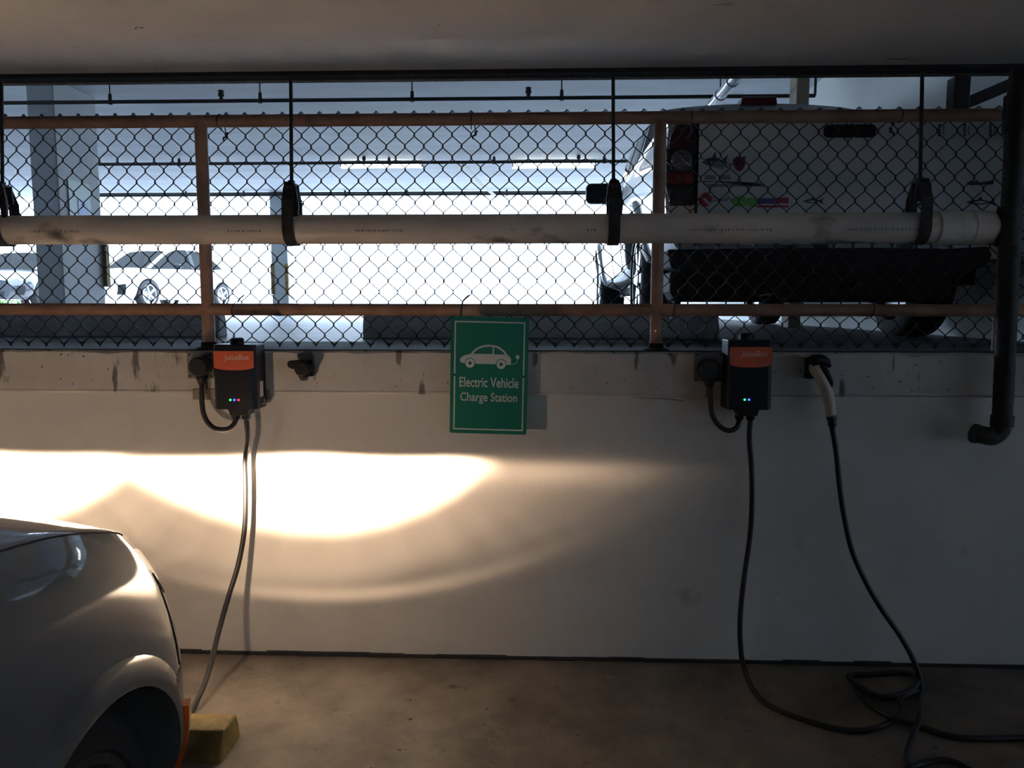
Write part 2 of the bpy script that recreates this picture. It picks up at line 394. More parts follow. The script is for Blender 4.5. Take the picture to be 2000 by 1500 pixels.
# half level behind the fence
struct(MB().box((-16, .20, ZU - .3), (XR, YF, ZU)).build('floor_upper', M_ufloor), 'smooth grey floor of the half level behind the fence')
struct(MB().box((-16, .04, ZUC), (XR + .3, YF, ZUC + .25)).build('ceiling_upper', M_uceil), 'pale board-marked ceiling of the half level')
struct(MB().box((XR, .20, ZU - .3), (XR + .25, YF, ZUC)).build('wall_side', M_uwall), 'pale side wall beside the white pickup')
struct(MB().box((-16.25, .20, ZU - .3), (-16, YF, ZUC)).build('wall_far_left', M_uwall))
struct(MB().box((8, .05, 0), (8.2, .2, ZC + .3)).build('wall_near_right', M_wall))
struct(MB().box((XR + .25, .20, 0), (8.2, .35, ZUC)).build('wall_beyond_right', M_wall))
struct(MB().box((-90, YF, ZU - .35), (90, 120, ZU + .13)).build('ground', M_ground), 'sunlit paving outside the garage')

def column(name, x0, x1, y0, y1, label, guards=(), kindcol=None):
    r = empty(name, ((x0 + x1) / 2, (y0 + y1) / 2, ZU)); tag(r, label, 'column'); o = r.location
    MB().box((x0, y0, ZU), (x1, y1, ZUC)).local(o).build('shaft', kindcol or M_col, r, bevel=.01)
    for gx, gy, za, zb in guards:
        MB().prism([(gx - .03, gy - .012), (gx + .03, gy - .012), (gx + .03, gy + .05), (gx + .018, gy + .05), (gx + .018, gy), (gx - .03, gy)], 2, za, zb).local(o).build('corner_guard', M_yellow, r)
    return r
a = P(64, 400, 4.3); b = P(116, 400, 4.3)
pier = column('concrete_pier', a[0], b[0], 4.3, 5.0, 'thick grey concrete pier with a notice on its side, left of the fence post',
              guards=[(b[0] + .012, 4.99, P(190, 560, 5.0)[2], P(190, 478, 5.0)[2])])
MB().box((b[0] + .0, 4.44, P(150, 425, 4.6)[2]), (b[0] + .012, 4.80, P(150, 355, 4.6)[2])).local(pier.location).build('notice_board', mat('notice', (.42, .55, .52), .5), pier)
MB().box((b[0] + .012, 4.58, P(150, 420, 4.6)[2]), (b[0] + .016, 4.74, P(150, 388, 4.6)[2])).local(pier.location).build('blue_print', mat('blue_print', (.30, .42, .75), .5), pier)
a = P(530, 400, 11.7); b = P(562, 400, 11.7)
column('concrete_column', a[0], b[0], 11.6, 11.95, 'slim grey column with yellow corner guards at the bright far edge',
       guards=[(a[0] + .02, 11.585, P(540, 575, 11.6)[2], P(540, 515, 11.6)[2]), (b[0] - .02, 11.585, P(540, 575, 11.6)[2], P(540, 515, 11.6)[2])])
a = P(1556, 180, 3.9)
column('wall_pilaster', a[0], a[0] + .11, 3.9, 4.1, 'short brownish pilaster by the side wall above the pickup roof', kindcol=mat('pilaster_paint', (.34, .28, .20), .8, var=.2))

# ------------------------------------------------------------------ pipes and lamps under the upper ceiling
def sprinkler(y, z, x0, x1, r, ticks, label, heads=(), elbow=False):
    o = empty('sprinkler_pipe', ((x0 + x1) / 2, y, z), label, 'pipe', 'sprinkler lines under the far ceiling')
    pts = [(x0, y, z), (x1, y, z)]
    MB().tube(pts, r, 10).local(o.location).build('main_pipe', M_iron, o, smooth=True, auto=50)
    if elbow: MB().tube([(x1 - .005, y, z), (x1, y, z + .01), (x1, y, ZUC)], r * .7, 8).local(o.location).build('riser', M_iron, o, smooth=True)
    for x in ticks:
        MB().tube([(x, y, z - r * 1.3), (x, y, z + .07), (x, y, z + .075), (x, y, ZUC)], [r * 1.15, r * .9, .006, .006], 8).local(o.location).build('hanger', M_iron, o)
    for x in heads:
        MB().tube([(x, y, z), (x, y, z + .04), (x, y, z + .045), (x, y, z + .085), (x, y, z + .09), (x, y, z + .1)], [.018, .018, .03, .022, .032, .01], 8).local(o.location).build('sprinkler_head', M_iron, o)
z1 = float(P(800, 194, 4.15)[2])
sprinkler(4.15, z1, P(-60, 196, 4.15)[0], P(1592, 184, 4.15)[0], .017, [P(u, 194, 4.15)[0] for u in (215, 508, 805, 1097)], 'nearest thin black sprinkler pipe above the top rail', [P(u, 194, 4.15)[0] for u in (432, 1032)], True)
z2 = float(P(700, 318, 8.2)[2])
sprinkler(8.2, z2, P(192, 318, 8.2)[0], P(1235, 318, 8.2)[0], .022, [P(u, 318, 8.2)[0] for u in (350, 760, 965, 1180)], 'middle thin black sprinkler pipe beside the tube lights', [P(u, 318, 8.2)[0] for u in (711, 1130)])
z3 = float(P(700, 380, 11.4)[2])
sprinkler(11.4, z3, P(190, 380, 11.4)[0], P(1160, 380, 11.4)[0], .022, [P(u, 380, 11.4)[0] for u in (363, 476, 674, 795, 990)], 'farthest black sprinkler pipe against the daylight')
o = MB().tube([(float(P(190, 369, 11.5)[0]), 11.5, ZUC - .03), (float(P(1190, 373, 11.5)[0]), 11.5, ZUC - .03)], .014, 8).build('conduit', M_iron, smooth=True, auto=50); tag(o, 'thin dark conduit just above the farthest sprinkler pipe', 'conduit')
o = empty('drain_pipe', P(1418, 172, 3.6), 'white pipe running along the upper ceiling above the pickup cab', 'pipe')
pa, pb = P(1446, 140, 3.2), P(1385, 212, 4.0)
MB().tube([pa, pb], .045, 14).local(o.location).build('pipe', M_white, o, smooth=True, auto=50)
for t in (.25, .62):
    c = pa + (pb - pa) * t; d = (pb - pa) / np.linalg.norm(pb - pa)
    MB().tube([c + np.array([0, 0, .03]), (c[0], c[1], ZUC)], .006, 6).local(o.location).build('hanger_rod', M_iron, o)
    MB().tube([c - d * .02, c + d * .02], .053, 14).local(o.location).build('coupling', M_white, o, smooth=True, auto=50)
o = MB().tube([P(905, 322, 8.4), P(940, 360, 9.8), P(990, 402, 11.6)], .025, 8).build('ceiling_conduit', mat('cream_conduit', (.8, .78, .68), .6), smooth=True, auto=50)
tag(o, 'cream conduit running away between the two tube lights', 'conduit')

def tube_lamp(px0, px1, py, y, label):
    a = P(px0, py, y); b = P(px1, py, y); z = ZUC
    o = empty('tube_light', ((a[0] + b[0]) / 2, y, z), label, 'light', 'tube lights on the upper ceiling'); L = (b[0] - a[0]) / 2; zl_ = float(a[2]) - z
    MB().prism([(-.09, 0), (.09, 0), (.07, zl_ + .05), (-.07, zl_ + .05)], 0, -L, L).build('housing', mat('lamp_housing', (.45, .43, .36), .6, var=.3, vscale=8), o)
    MB().prism([(-.065, zl_ + .05), (.065, zl_ + .05), (.05, zl_ - .012), (-.05, zl_ - .012)], 0, -L * .985, L * .985).build('diffuser', M_tube, o)
    for s in (-1, 1): MB().box((s * L - .012, -.08, zl_ - .015), (s * L + .012, .08, zl_ + .06)).build('end_cap', M_white, o)
tube_lamp(668, 826, 326, 8.6, 'left of the two bright tube lights on the upper ceiling')
tube_lamp(1002, 1162, 326, 8.6, 'right of the two bright tube lights, nearer the pickup mirror')

# ------------------------------------------------------------------ wheel stops
def wheel_stop(x0, x1, y0, depth, z, h, m, label, rise=.03):
    o = empty('wheel_stop', ((x0 + x1) / 2, y0 + depth / 2, z), label, 'wheel stop'); L = (x1 - x0) / 2; d = depth / 2
    MB().prism([(-d, 0), (d, 0), (d - rise * .3, h * .55), (d - rise, h), (-d + rise, h), (-d + rise * .3, h * .55)], 0, -L, L).build('block', m, o, bevel=.008)
    for s in (-.6, .6): MB().lathe([(h - .002, .022), (h + .006, .022), (h + .010, .012)], 2, 12, (s * L, 0, 0)).build('pin_head', M_iron, o)
    return o
a = PZ(708, 661, ZU); b = PZ(1395, 661, ZU)
wheel_stop(a[0], b[0], a[1], .14, ZU, float(P(1000, 614, a[1])[2]) - ZU, M_cstop, 'long grey concrete wheel stop behind the green sign')
a = PZ(440, 657, ZU)
wheel_stop(a[0] - 1.95, a[0], a[1] - .1, .14, ZU, float(P(440, 612, a[1])[2]) - ZU, M_cstop, 'grey concrete wheel stop at the lower left behind the fence')
a = PZ(432, 1493, 0.0)
wheel_stop(a[0] - 1.6, a[0], a[1], .16, 0, .095, M_yellow, 'scuffed yellow wheel stop beside the front tyre of the near car')

# ================================================================== FENCE
YM = .095; YRL = .055
fence = empty('chain_link_fence', (0, YRL, zl), 'rusty chain link fence with brown pipe rails on the concrete ledge', 'fence'); FO = fence.location
def rail(py, name):
    pts = [P(-60, py, YRL), P(2060, py, YRL)]; z = float(P(1000, py, YRL)[2])
    return MB().tube([(-3.3, YRL, z), (2.95, YRL, z)], .0240, 16).local(FO).build(name, M_rail, fence, smooth=True, auto=50)
rail(232, 'top_rail'); rail(605, 'bottom_rail')
zt = float(P(1000, 232, YRL)[2]); zb = float(P(1000, 605, YRL)[2])
for px in (399.5, 1285.5):
    x = float(P(px, 440, YRL)[0])
    MB().tube([(x, YRL, zl), (x, YRL, zt - .01)], .0245, 16).local(FO).build('post', M_rail, fence, smooth=True, auto=50)
    MB().lathe([(zl, .05), (zl + .008, .05), (zl + .012, .032), (zl + .03, .030)], 2, 18, (x, YRL, 0)).local(FO).build('base_flange', M_dark, fence, smooth=True, auto=40)
x = float(P(1968, 400, YRL)[0]); MB().tube([(x, YRL, zl), (x, YRL, zt - .01)], .0245, 16).local(FO).build('post', M_rail, fence, smooth=True, auto=50)
# mesh: every wire is a flattened zigzag spiral that hooks into its neighbours
PX = .03745; K = 21
z_top = float(P(1000, 217, YM)[2]); z_bot = float(P(1000, 677, YM)[2]); HZ = (z_top - z_bot) / K
def wire_mesh(par):
    pts = []
    for k in range(K + 1):
        right = (k + par) % 2 == 1; xx = PX if right else 0.0; ov = .0022 if right else -.0022; z = -k * HZ; yo = .0028 if right else -.0028
        if k == 0: pts += [(xx + (-.010 if right else .010), yo, -.004), (xx + ov, yo, .004), (xx + ov * .5, yo * .3, -.008)]
        elif k == K: pts += [(xx + (-ov) * 1.5, -yo * .5, z + .012), (xx + ov, yo, z - .002), (xx + (-.012 if right else .012), 0, z + .013)]
        else: pts += [(xx + ov * .4, -yo, z + .0050), (xx + ov, 0, z), (xx + ov * .4, yo, z - .0050)]
    m = MB().tube(pts, .0022, 6); me = bpy.data.meshes.new('wire'); me.from_pydata(m.v, [], m.f); me.update(); me.materials.append(M_wire)
    me.polygons.foreach_set('use_smooth', [True] * len(me.polygons)); return me
WM = (wire_mesh(0), wire_mesh(1))
xc = float(P(405, 213, YM)[0])
i0 = -int((xc + 3.2) / PX) ; i0 -= i0 % 2
i = i0
while xc + i * PX < 2.9:
    w = bpy.data.objects.new('wire', WM[i % 2]); COL.objects.link(w); w.parent = fence
    w.location = (xc + i * PX - FO[0], YM - FO[1] + random.uniform(-.0015, .0015), z_top - FO[2] + random.uniform(-.001, .001)); w.rotation_euler = (0, random.uniform(-.0012, .0012), 0)
    i += 1
def tie(px, z, tail):
    x = float(P(px, 600, YRL)[0]); s = [-1, 1][tail > 0]
    pts = [(x - .004, YM, z - .03), (x - .003, YRL + .026, z - .012), (x, YRL, z - .0262), (x + .002, YRL - .0262, z), (x + .004, YRL, z + .0262), (x + .006, YM - .005, z + .015)]
    pts = cr(pts, 4) + [(x + s * .012, YM - .004, z - .032), (x + s * .018, YM - .006, z - .046), (x + s * .008, YM, z - .052)]
    MB().tube(pts, .0022, 6).local(FO).build('tie_wire', M_wire, fence, smooth=True)
    MB().tube(cr([(x + s * .020, YM, z - .036), (x + s * .012, YM - .008, z - .044), (x + s * .014, YM + .006, z - .05), (x + s * .004, YM - .006, z - .056), (x + s * .002, YM, z - .066)], 4), .0034, 6).local(FO).build('tie_twist', M_wire, fence, smooth=True)
for px in (440, 922, 1340, 1738): tie(px, zt, 1 if px != 1738 else -1)
for px in (458, 902, 1315, 1702):
    x = float(P(px, 605, YRL)[0])
    pts = cr([(x, YM - .004, zb + .03), (x + .004, YRL - .005, zb + .0275), (x, YRL - .0275, zb + .003), (x - .004, YRL - .012, zb - .026), (x - .006, YM - .002, zb - .035)], 5)
    MB().tube(pts, .002, 6).local(FO).build('tie_wire', M_wire, fence, smooth=True)
    MB().tube(cr([(x, YM - .004, zb + .03), (x + .005, YM, zb + .04), (x + .012, YM - .006, zb + .046), (x + .017, YM + .003, zb + .052), (x + .026, YM, zb + .058)], 3), .0032, 6).local(FO).build('tie_twist', M_wire, fence, smooth=True)

# ------------------------------------------------------------------ hung PVC pipe
YP = -.062; zp = float(P(1000, 447, YP)[2]); RP = .0555
pvc = empty('drain_pipe', (0, YP, zp), 'thick beige plastic drain pipe hung in front of the fence', 'pipe'); PO = pvc.location
xe = float(P(1962, 437, YP)[0]); xcp0 = float(P(1826, 440, YP)[0]); xcp1 = float(P(1932, 438, YP)[0])
MB().tube([(-3.4, YP, zp), (xe, YP, zp)], RP, 28).local(PO).build('pipe', M_pvc, pvc, smooth=True, auto=50)
MB().lathe([(xcp0, RP), (xcp0, RP + .006), (xcp0 + .07, RP + .007), (xcp0 + .075, RP + .004), (xcp1 - .075, RP + .004), (xcp1 - .07, RP + .007), (xcp1, RP + .006), (xcp1, RP)], 0, 28, (0, YP, zp)).local(PO).build('coupling', M_pvc, pvc, smooth=True, auto=30)
xl = float(P(8, 450, YP)[0])
MB().lathe([(xl - .2, RP), (xl - .2, RP + .006), (xl, RP + .006), (xl, RP)], 0, 28, (0, YP, zp)).local(PO).build('coupling', M_pvc, pvc, smooth=True, auto=30)
random.seed(11)
_mk = mat('faded_print', (.42, .35, .32), .6, var=.4, vscale=90)
for px0, px1 in ((85, 170), (455, 520), (700, 790), (1145, 1165), (1340, 1500), (1640, 1780)):     # faint faded print line along the pipe
    mk = MB(); x = float(P(px0, 450, YP)[0]); x1 = float(P(px1, 450, YP)[0])
    th = R_(12)
    while x < x1:
        l = random.uniform(.003, .010); r0 = RP + .0004
        mk.add([(x, YP - r0 * math.cos(th), zp - r0 * math.sin(th) - .003), (x + l, YP - r0 * math.cos(th), zp - r0 * math.sin(th) - .003), (x + l, YP - r0 * math.cos(th - .09) - .0002, zp - r0 * math.sin(th - .09) ), (x, YP - r0 * math.cos(th - .09) - .0002, zp - r0 * math.sin(th - .09))], [(0, 1, 2, 3)])
        x += l + random.uniform(.003, .009)
    mk.local(PO).build('faded_print', _mk, pvc)
def hanger(px_top, px_bot, label):
    xb = float(P(px_bot, 420, YP)[0]); xt = float(P(px_top, 145, YP)[0])
    o = empty('pipe_hanger', (xb, YP, zp), label, 'hanger', 'clevis hangers carrying the drain pipe'); O = o.location
    zy = zp + RP + .115
    w = .021; rr = RP + .004; band = MB(); n = 22; v = []; f = []
    path = [(YP - rr * .42, zp + RP + .098), (YP - rr * .98, zp + RP + .045)]
    for k in range(n + 1):
        t = math.pi + math.pi * k / n; path.append((YP + rr * math.cos(t), zp + rr * math.sin(t)))
    path += [(YP + rr * .98, zp + RP + .045), (YP + rr * .42, zp + RP + .098)]
    for k, (y, z) in enumerate(path):
        d = .0035
        yy = y - YP; zz = z - zp; L = math.hypot(yy, zz); ny, nz = yy / L, zz / L
        for s in (-1, 1): v += [(xb + s * w, y, z), (xb + s * w, y + ny * d, z + nz * d)]
    for k in range(len(path) - 1):
        a = 4 * k; b = a + 4
        f += [(a, a + 2, b + 2, b), (a + 1, b + 1, b + 3, a + 3), (a, b, b + 1, a + 1), (a + 2, a + 3, b + 3, b + 2)]
    f += [(0, 1, 3, 2), (4 * len(path) - 4, 4 * len(path) - 2, 4 * len(path) - 1, 4 * len(path) - 3)]
    MB().add(v, f).local(O).build('strap', M_rod, o)
    MB().prism([(xb - .030, zy - .075), (xb - .024, zy - .02), (xb - .016, zy + .004), (xb + .016, zy + .004), (xb + .026, zy - .02), (xb + .034, zy - .085), (xb + .030, zy - .13), (xb + .012, zy - .13), (xb + .006, zy - .085), (xb - .004, zy - .08)], 1, YP - rr * .55, YP - rr * .30).local(O).build('yoke', M_rod, o, bevel=.003)
    MB().prism([(xb - .024, zy - .07), (xb - .02, zy - .004), (xb + .02, zy - .004), (xb + .024, zy - .07)], 1, YP + rr * .30, YP + rr * .5).local(O).build('yoke', M_rod, o, bevel=.003)
    MB().box((xb - .018, YP - rr * .55, zy - .008), (xb + .018, YP + rr * .5, zy)).local(O).build('bridge', M_rod, o)
    MB().tube([(xb, YP - .05, zp + RP + .03), (xb, YP + .05, zp + RP + .03)], .006, 8).local(O).build('bolt', M_rod, o)
    zz = ZC - .03
    MB().tube([(xb, YP, zy - .015), (xb, YP, zy + .012)], .013, 6).local(O).build('nut', M_rod, o)
    MB().tube([(xb, YP, zy - .02), (xt, YP, zz)], .0068, 10).local(O).build('threaded_rod', M_rod, o, smooth=True, auto=50)
hanger(567.7, 571, 'pipe hanger with threaded rod right of the left fence post')
hanger(1197.5, 1197.5, 'pipe hanger with threaded rod in front of the pickup mirror')
hanger(1801, 1794, 'pipe hanger with threaded rod in front of the white tailgate')
hanger(2, 8, 'pipe hanger cut by the left edge of the picture')

# ------------------------------------------------------------------ cast iron downpipe, steel post and brace at the right
YD = -.10
o = empty('downpipe', P(1958, 850, YD), 'black cast iron downpipe at the right ending in an elbow near the wall', 'pipe'); O = o.location
xd = float(P(1966, 500, YD)[0]); xd2 = float(P(1962, 750, YD)[0]); zb_ = float(P(1950, 850, YD)[2]); zt_ = ZC - .04
rD = .034
MB().tube([(xd + .006, YD, zt_), (xd, YD, zt), (xd2, YD, zb_ + .05)] + cr([(xd2, YD, zb_ + .05), (xd2 - .006, YD, zb_ + .018), (xd2 - .032, YD - .0, zb_ - .004), (xd2 - .055, YD - .002, zb_ - .002)], 4)[1:] + [P(1902, 846, YD + .01)], rD, 18).local(O).build('pipe', M_iron, o, smooth=True, auto=50)
MB().tube([(xd2, YD, zb_ + .035), (xd2, YD, zb_ + .075)], rD + .005, 18).local(O).build('elbow_collar', M_iron, o, smooth=True, auto=50)
e = P(1902, 846, YD + .01); MB().tube([e, e + np.array([.012, 0, -.003])], rD + .003, 18).local(O).build('end_lip', M_iron, o, smooth=True, auto=50)
MB().tube([(xd, YD, zt - .10), (xd, YD, zt + .03)], rD + .007, 18).local(O).build('hub_collar', M_iron, o, smooth=True, auto=50)
MB().tube([(xd, YD, zp - .07), (xd, YD, zp + .07)], rD + .006, 18).local(O).build('tee_collar', M_iron, o, smooth=True, auto=50)
x = float(P(1880, 175, .10)[0])
o = MB().box((x - .031, .10, zt + .01), (x + .031, .16, ZC)).build('steel_post', M_iron, bevel=.004); tag(o, 'short dark steel post between top rail and soffit at the right', 'post')
a = P(1878, 205, .165); b = P(2060, 128, .165)
d = Vector(b - a).normalized(); ang = math.atan2(d.z, d.x)
o = MB().prism([(0, -.022), (float(np.linalg.norm(b - a)), -.022), (float(np.linalg.norm(b - a)), .022), (.02, .022)], 1, 0, .05).build('diagonal_brace', M_iron, bevel=.003)
o.location = tuple(a); o.rotation_euler = (0, -ang, 0); tag(o, 'dark diagonal steel brace in the upper right corner', 'brace')

# ================================================================== GREEN SIGN
YS = -.048; sc0 = P(955, 734, YS); KS = float(np.linalg.norm(P(1029, 734, YS) - P(881, 734, YS))) / 148.0
sign = empty('charging_sign', sc0, 'green sign reading Electric Vehicle Charge Station hung from the bottom rail', 'sign'); sign.rotation_euler = (0, R_(1.2), 0)
def sg(x, y): return ((x - 574) / 5 * KS, (668 - y) / 5 * KS)       # crop units on the sign face
MB().prism(rrect(*sg(196, 1240), *sg(952, 98), .008), 1, -.001, .001).build('panel', M_green, sign)
bd = MB(); x0, z0 = sg(232, 1204); x1, z1 = sg(917, 140); bw = .0052
for a, b in (((x0, z0), (x1, z0 + bw)), ((x0, z1 - bw), (x1, z1)), ((x0, z0 + bw), (x0 + bw, -.004)), ((x0, .005), (x0 + bw, z1 - bw)), ((x1 - bw, z0 + bw), (x1, -.004)), ((x1 - bw, .005), (x1, z1 - bw))):
    bd.box((a[0], -.0016, a[1]), (b[0], -.001, b[1]))
bd.build('border', M_signw, sign)
for xx in (x0 + bw / 2, x1 - bw / 2): MB().lathe([(-.0022, .0035), (-.0012, .0035)], 1, 10, (xx, 0, .0005)).build('screw', M_dark, sign)
yf0, yf1 = -.0017, -.001
body = [(287, 518), (300, 492), (340, 470), (395, 457), (560, 455), (735, 458), (768, 470), (786, 500), (786, 545), (762, 552), (742, 552)]
body += [(690 + 52 * math.cos(R_(t)), 553 + 52 * math.sin(R_(t))) for t in range(0, -181, -15)]
body += [(600, 553), (440, 553)] + [(387 + 52 * math.cos(R_(t)), 548 + 52 * math.sin(R_(t))) for t in range(0, -181, -15)] + [(315, 548), (292, 537)]
MB().prism([sg(*p) for p in body], 1, yf0, yf1).build('car_symbol', M_signw, sign)
roof = cr([(400, 462), (440, 418), (500, 386), (570, 375), (645, 384), (705, 420), (745, 464)], 5)
strip = MB(); vv = []; hw = 9
for i_, p in enumerate(roof):
    d = roof[min(i_ + 1, len(roof) - 1)] - roof[max(i_ - 1, 0)]; d = d / np.linalg.norm(d); n_ = np.array([-d[1], d[0]]) * hw
    for q in (p + n_, p - n_):
        xz = sg(*q); vv += [(xz[0], yf0, xz[1]), (xz[0], yf1, xz[1])]
ff = []
for i_ in range(len(roof) - 1):
    a = 4 * i_; b = a + 4; ff += [(a, a + 2, b + 2, b), (a + 1, b + 1, b + 3, a + 3), (a, b, b + 1, a + 1), (a + 2, a + 3, b + 3, b + 2)]
strip.add(vv, ff).build('roof_symbol', M_signw, sign)
MB().prism([sg(605, 460), sg(605, 380), sg(620, 380), sg(620, 460)], 1, yf0, yf1).build('pillar_symbol', M_signw, sign)
for cx, cy in ((387, 548), (690, 553)):
    a = sg(cx, cy); MB().lathe([(yf0, 45 / 5 * KS), (yf1, 45 / 5 * KS)], 1, 28, (a[0], 0, a[1])).build('wheel_symbol', M_signw, sign)
    MB().lathe([(yf0 - .0004, 17 / 5 * KS), (yf1, 17 / 5 * KS)], 1, 16, (a[0], 0, a[1])).build('hub_symbol', M_green, sign)
MB().tube([(sg(*p)[0], -.0012, sg(*p)[1]) for p in cr([(740, 555), (795, 551), (838, 535), (850, 495)], 6)], .0011, 6).build('cord_symbol', M_signw, sign)
MB().prism([sg(*p) for p in ((832, 490), (830, 470), (838, 466), (840, 452), (845, 452), (846, 464), (856, 464), (858, 456), (863, 457), (862, 472), (868, 478), (864, 492), (848, 500))], 1, yf0, yf1).build('plug_symbol', M_signw, sign)
def fit_text(name, body_, cx, cz, width, height, m, parent, y=-.0014, bold=0.0, shear=0.0, tracking=1.0):
    t = text(name, body_, 1.0, (0, 0, 0), m, parent, bold=bold, shear=shear, depth=0.0)
    v = np.array([tuple(q.co) for q in t.data.vertices]); mn, mx = v.min(0), v.max(0)
    sx = width / (mx[0] - mn[0]); sy = height / (mx[1] - mn[1])
    for q in t.data.vertices:
        q.co = ((q.co[0] - (mn[0] + mx[0]) / 2) * sx, (q.co[1] - (mn[1] + mx[1]) / 2) * sy, 0)
    t.location = (cx, y, cz); return t
k5 = KS / 5
a = sg(575, 733); fit_text('lettering', 'Electric Vehicle', a[0], a[1], 578 * k5, 98 * k5, M_signw, sign, bold=.013)
a = sg(574, 890); fit_text('lettering', 'Charge Station', a[0], a[1], 555 * k5, 112 * k5, M_signw, sign, bold=.013)

# ================================================================== CHARGING STATIONS
def cable(pts, r, name, parent, m=None, n=8, seg=10):
    O = parent.matrix_world.translation if False else parent.location
    return MB().tube(cr(pts, n), r, seg).local(O).build(name, m or M_blackr, parent, smooth=True, auto=60)

def charger(cx, top, bot, leds, label, plug_px, strut_px, tilt=0.0):
    yb, yf = -.022, -.130
    c0 = P(cx, (top + bot) / 2, yf); w = .165; zt_ = float(P(cx, top, yf)[2]); zb_ = float(P(cx, bot, yf)[2]); x = float(c0[0])
    o = empty('charging_station', (x, yb, zb_), label, 'charger', 'wall chargers on the ledge'); O = o.location
    hw = w / 2
    prof = [(-hw, yf + .012), (-hw + .012, yf), (hw - .012, yf), (hw, yf + .012), (hw, yb), (-hw, yb)]
    MB().prism([(p[0] + x, p[1]) for p in prof], 2, zb_, zt_).local(O).build('case', M_case, o, bevel=.004)
    MB().lathe([(zt_, .026), (zt_ + .018, .026), (zt_ + .024, .020)], 2, 18, (x - .005, (yb + yf) / 2, 0)).local(O).build('top_cap', M_black, o, smooth=True, auto=40)
    H = zt_ - zb_; lz1 = zt_ - .10 * H; lz0 = zt_ - .345 * H
    pts = [(x - hw + .006, lz1), (x + hw - .006, lz1)] + [(x + (hw - .006) * math.cos(t) , lz0 - .012 * math.sin(t)) for t in np.linspace(0, math.pi, 14)]
    lab = MB().prism(pts, 1, yf - .0015, yf + .001).local(O).build('orange_label', M_orange, o)
    t = fit_text('brand_lettering', 'JuiceBox', 0, 0, .100, .026, M_letter, lab, shear=.22)
    t.location = (x + .012 - O[0], yf - .0022 - O[1], (lz1 + lz0) / 2 + .004 - O[2])
    MB().box((x - .03, yf - .0021, lz0 + .020), (x + .048, yf - .0015, lz0 + .0215)).local(O).build('small_print_line', M_orange, lab)
    for i_, k in enumerate(leds):
        xx = x - .018 + i_ * .016; zz = zb_ + .15 * H
        MB().lathe([(yf - .004, .0016), (yf - .003, .0036), (yf + .001, .0040)], 1, 12, (xx, 0, zz)).local(O).build('status_light', M_led[k], o, smooth=True)
    MB().prism([(x - .040, zb_ + .001), (x + .045, zb_ + .001), (x + .038, zb_ - .026), (x - .030, zb_ - .026)], 1, yf + .02, yb - .015).local(O).build('cable_gland', M_black, o, bevel=.004)
    for dx in (-.022, .020): MB().lathe([(zb_ - .026, .017), (zb_ - .040, .016), (zb_ - .046, .012)], 2, 14, (x + dx, (yf + yb) / 2, 0)).local(O).build('gland_nut', M_black, o, smooth=True, auto=40)
    MB().box((x + hw, -.09, zb_ + .18 * H), (x + hw + .0008, -.055, zb_ + .42 * H)).local(O).build('side_sticker', M_letter, o)
    MB().lathe([(x + hw, .010), (x + hw + .006, .010), (x + hw + .008, .006)], 0, 14, (0, -.06, zb_ + .10 * H)).local(O).build('side_button', M_grey, o)
    # strut it hangs on
    xs0 = float(P(strut_px[0], 780, -.02)[0]); xs1 = float(P(strut_px[1], 780, -.02)[0]); zs = zb_ + .045
    MB().prism([(-.022, zs - .021), (0, zs - .021), (0, zs - .017), (-.018, zs - .017), (-.018, zs + .017), (0, zs + .017), (0, zs + .021), (-.022, zs + .021)], 0, xs0, xs1).local(O).build('mounting_strut', M_tan if leds[-1] == 'red' else M_beige, o)
    # plug and its cord
    pc = P(plug_px[0], plug_px[1], -.085); px_, pz_ = float(pc[0]), float(pc[2])
    MB().lathe([(-.048, .036), (-.052, .040), (-.092, .040), (-.100, .032)], 1, 24, (px_, 0, pz_)).local(O).build('plug', M_blackr, o, smooth=True, auto=40)
    MB().tube([(px_ + .002, -.074, pz_ - .025), (px_ + .003, -.075, pz_ - .055), (px_ + .004, -.076, pz_ - .068)], [.026, .017, .013], 14).local(O).build('plug_neck', M_blackr, o, smooth=True)
    g = (x - .022, (yf + yb) / 2, zb_ - .044)
    cable([(px_ + .004, -.076, pz_ - .060), (px_ + .005, -.082, (pz_ - .06 + zb_ + .02) / 2), (px_ + .007, -.088, zb_ + .015), (px_ + .014, -.092, zb_ - .025), (px_ + .032, -.096, zb_ - .058), (px_ + .062, -.098, zb_ - .080), (g[0] - .030, -.094, zb_ - .082), (g[0] - .010, -.086, zb_ - .070), (g[0] - .001, g[1], zb_ - .052), g], .0098, 'power_cord', o)
    return o, (x + .020, (yf + yb) / 2, zb_ - .044)
def outlet(px, py, w, label):
    c = P(px, py, -.03); o = empty('outlet_box', (c[0], -.018, c[2]), label, 'outlet', 'outlets beside the chargers'); h = w
    MB().box((-w, -.026, -h), (w, 0, h)).build('box', M_grey, o, bevel=.003)
    MB().prism(rrect(-w - .006, -h - .006, w + .006, h + .006, .006), 1, -.029, -.026).build('cover_plate', M_grey, o)
    for s in (-1, 1):
        for q in (-1, 1): MB().lathe([(-.031, .004), (-.029, .004)], 1, 8, (s * (w - .004), 0, q * (h - .004))).build('screw', M_dark, o)
    MB().tube([(0, .005, -h - .004), (0, .005, -h - .07)], .013, 12).build('conduit_stub', M_tan, o, smooth=True, auto=40)
outlet(395, 713, .046, 'grey outlet box left of the charger with three lights')
outlet(1382, 716, .050, 'grey outlet box left of the charger with two lights')

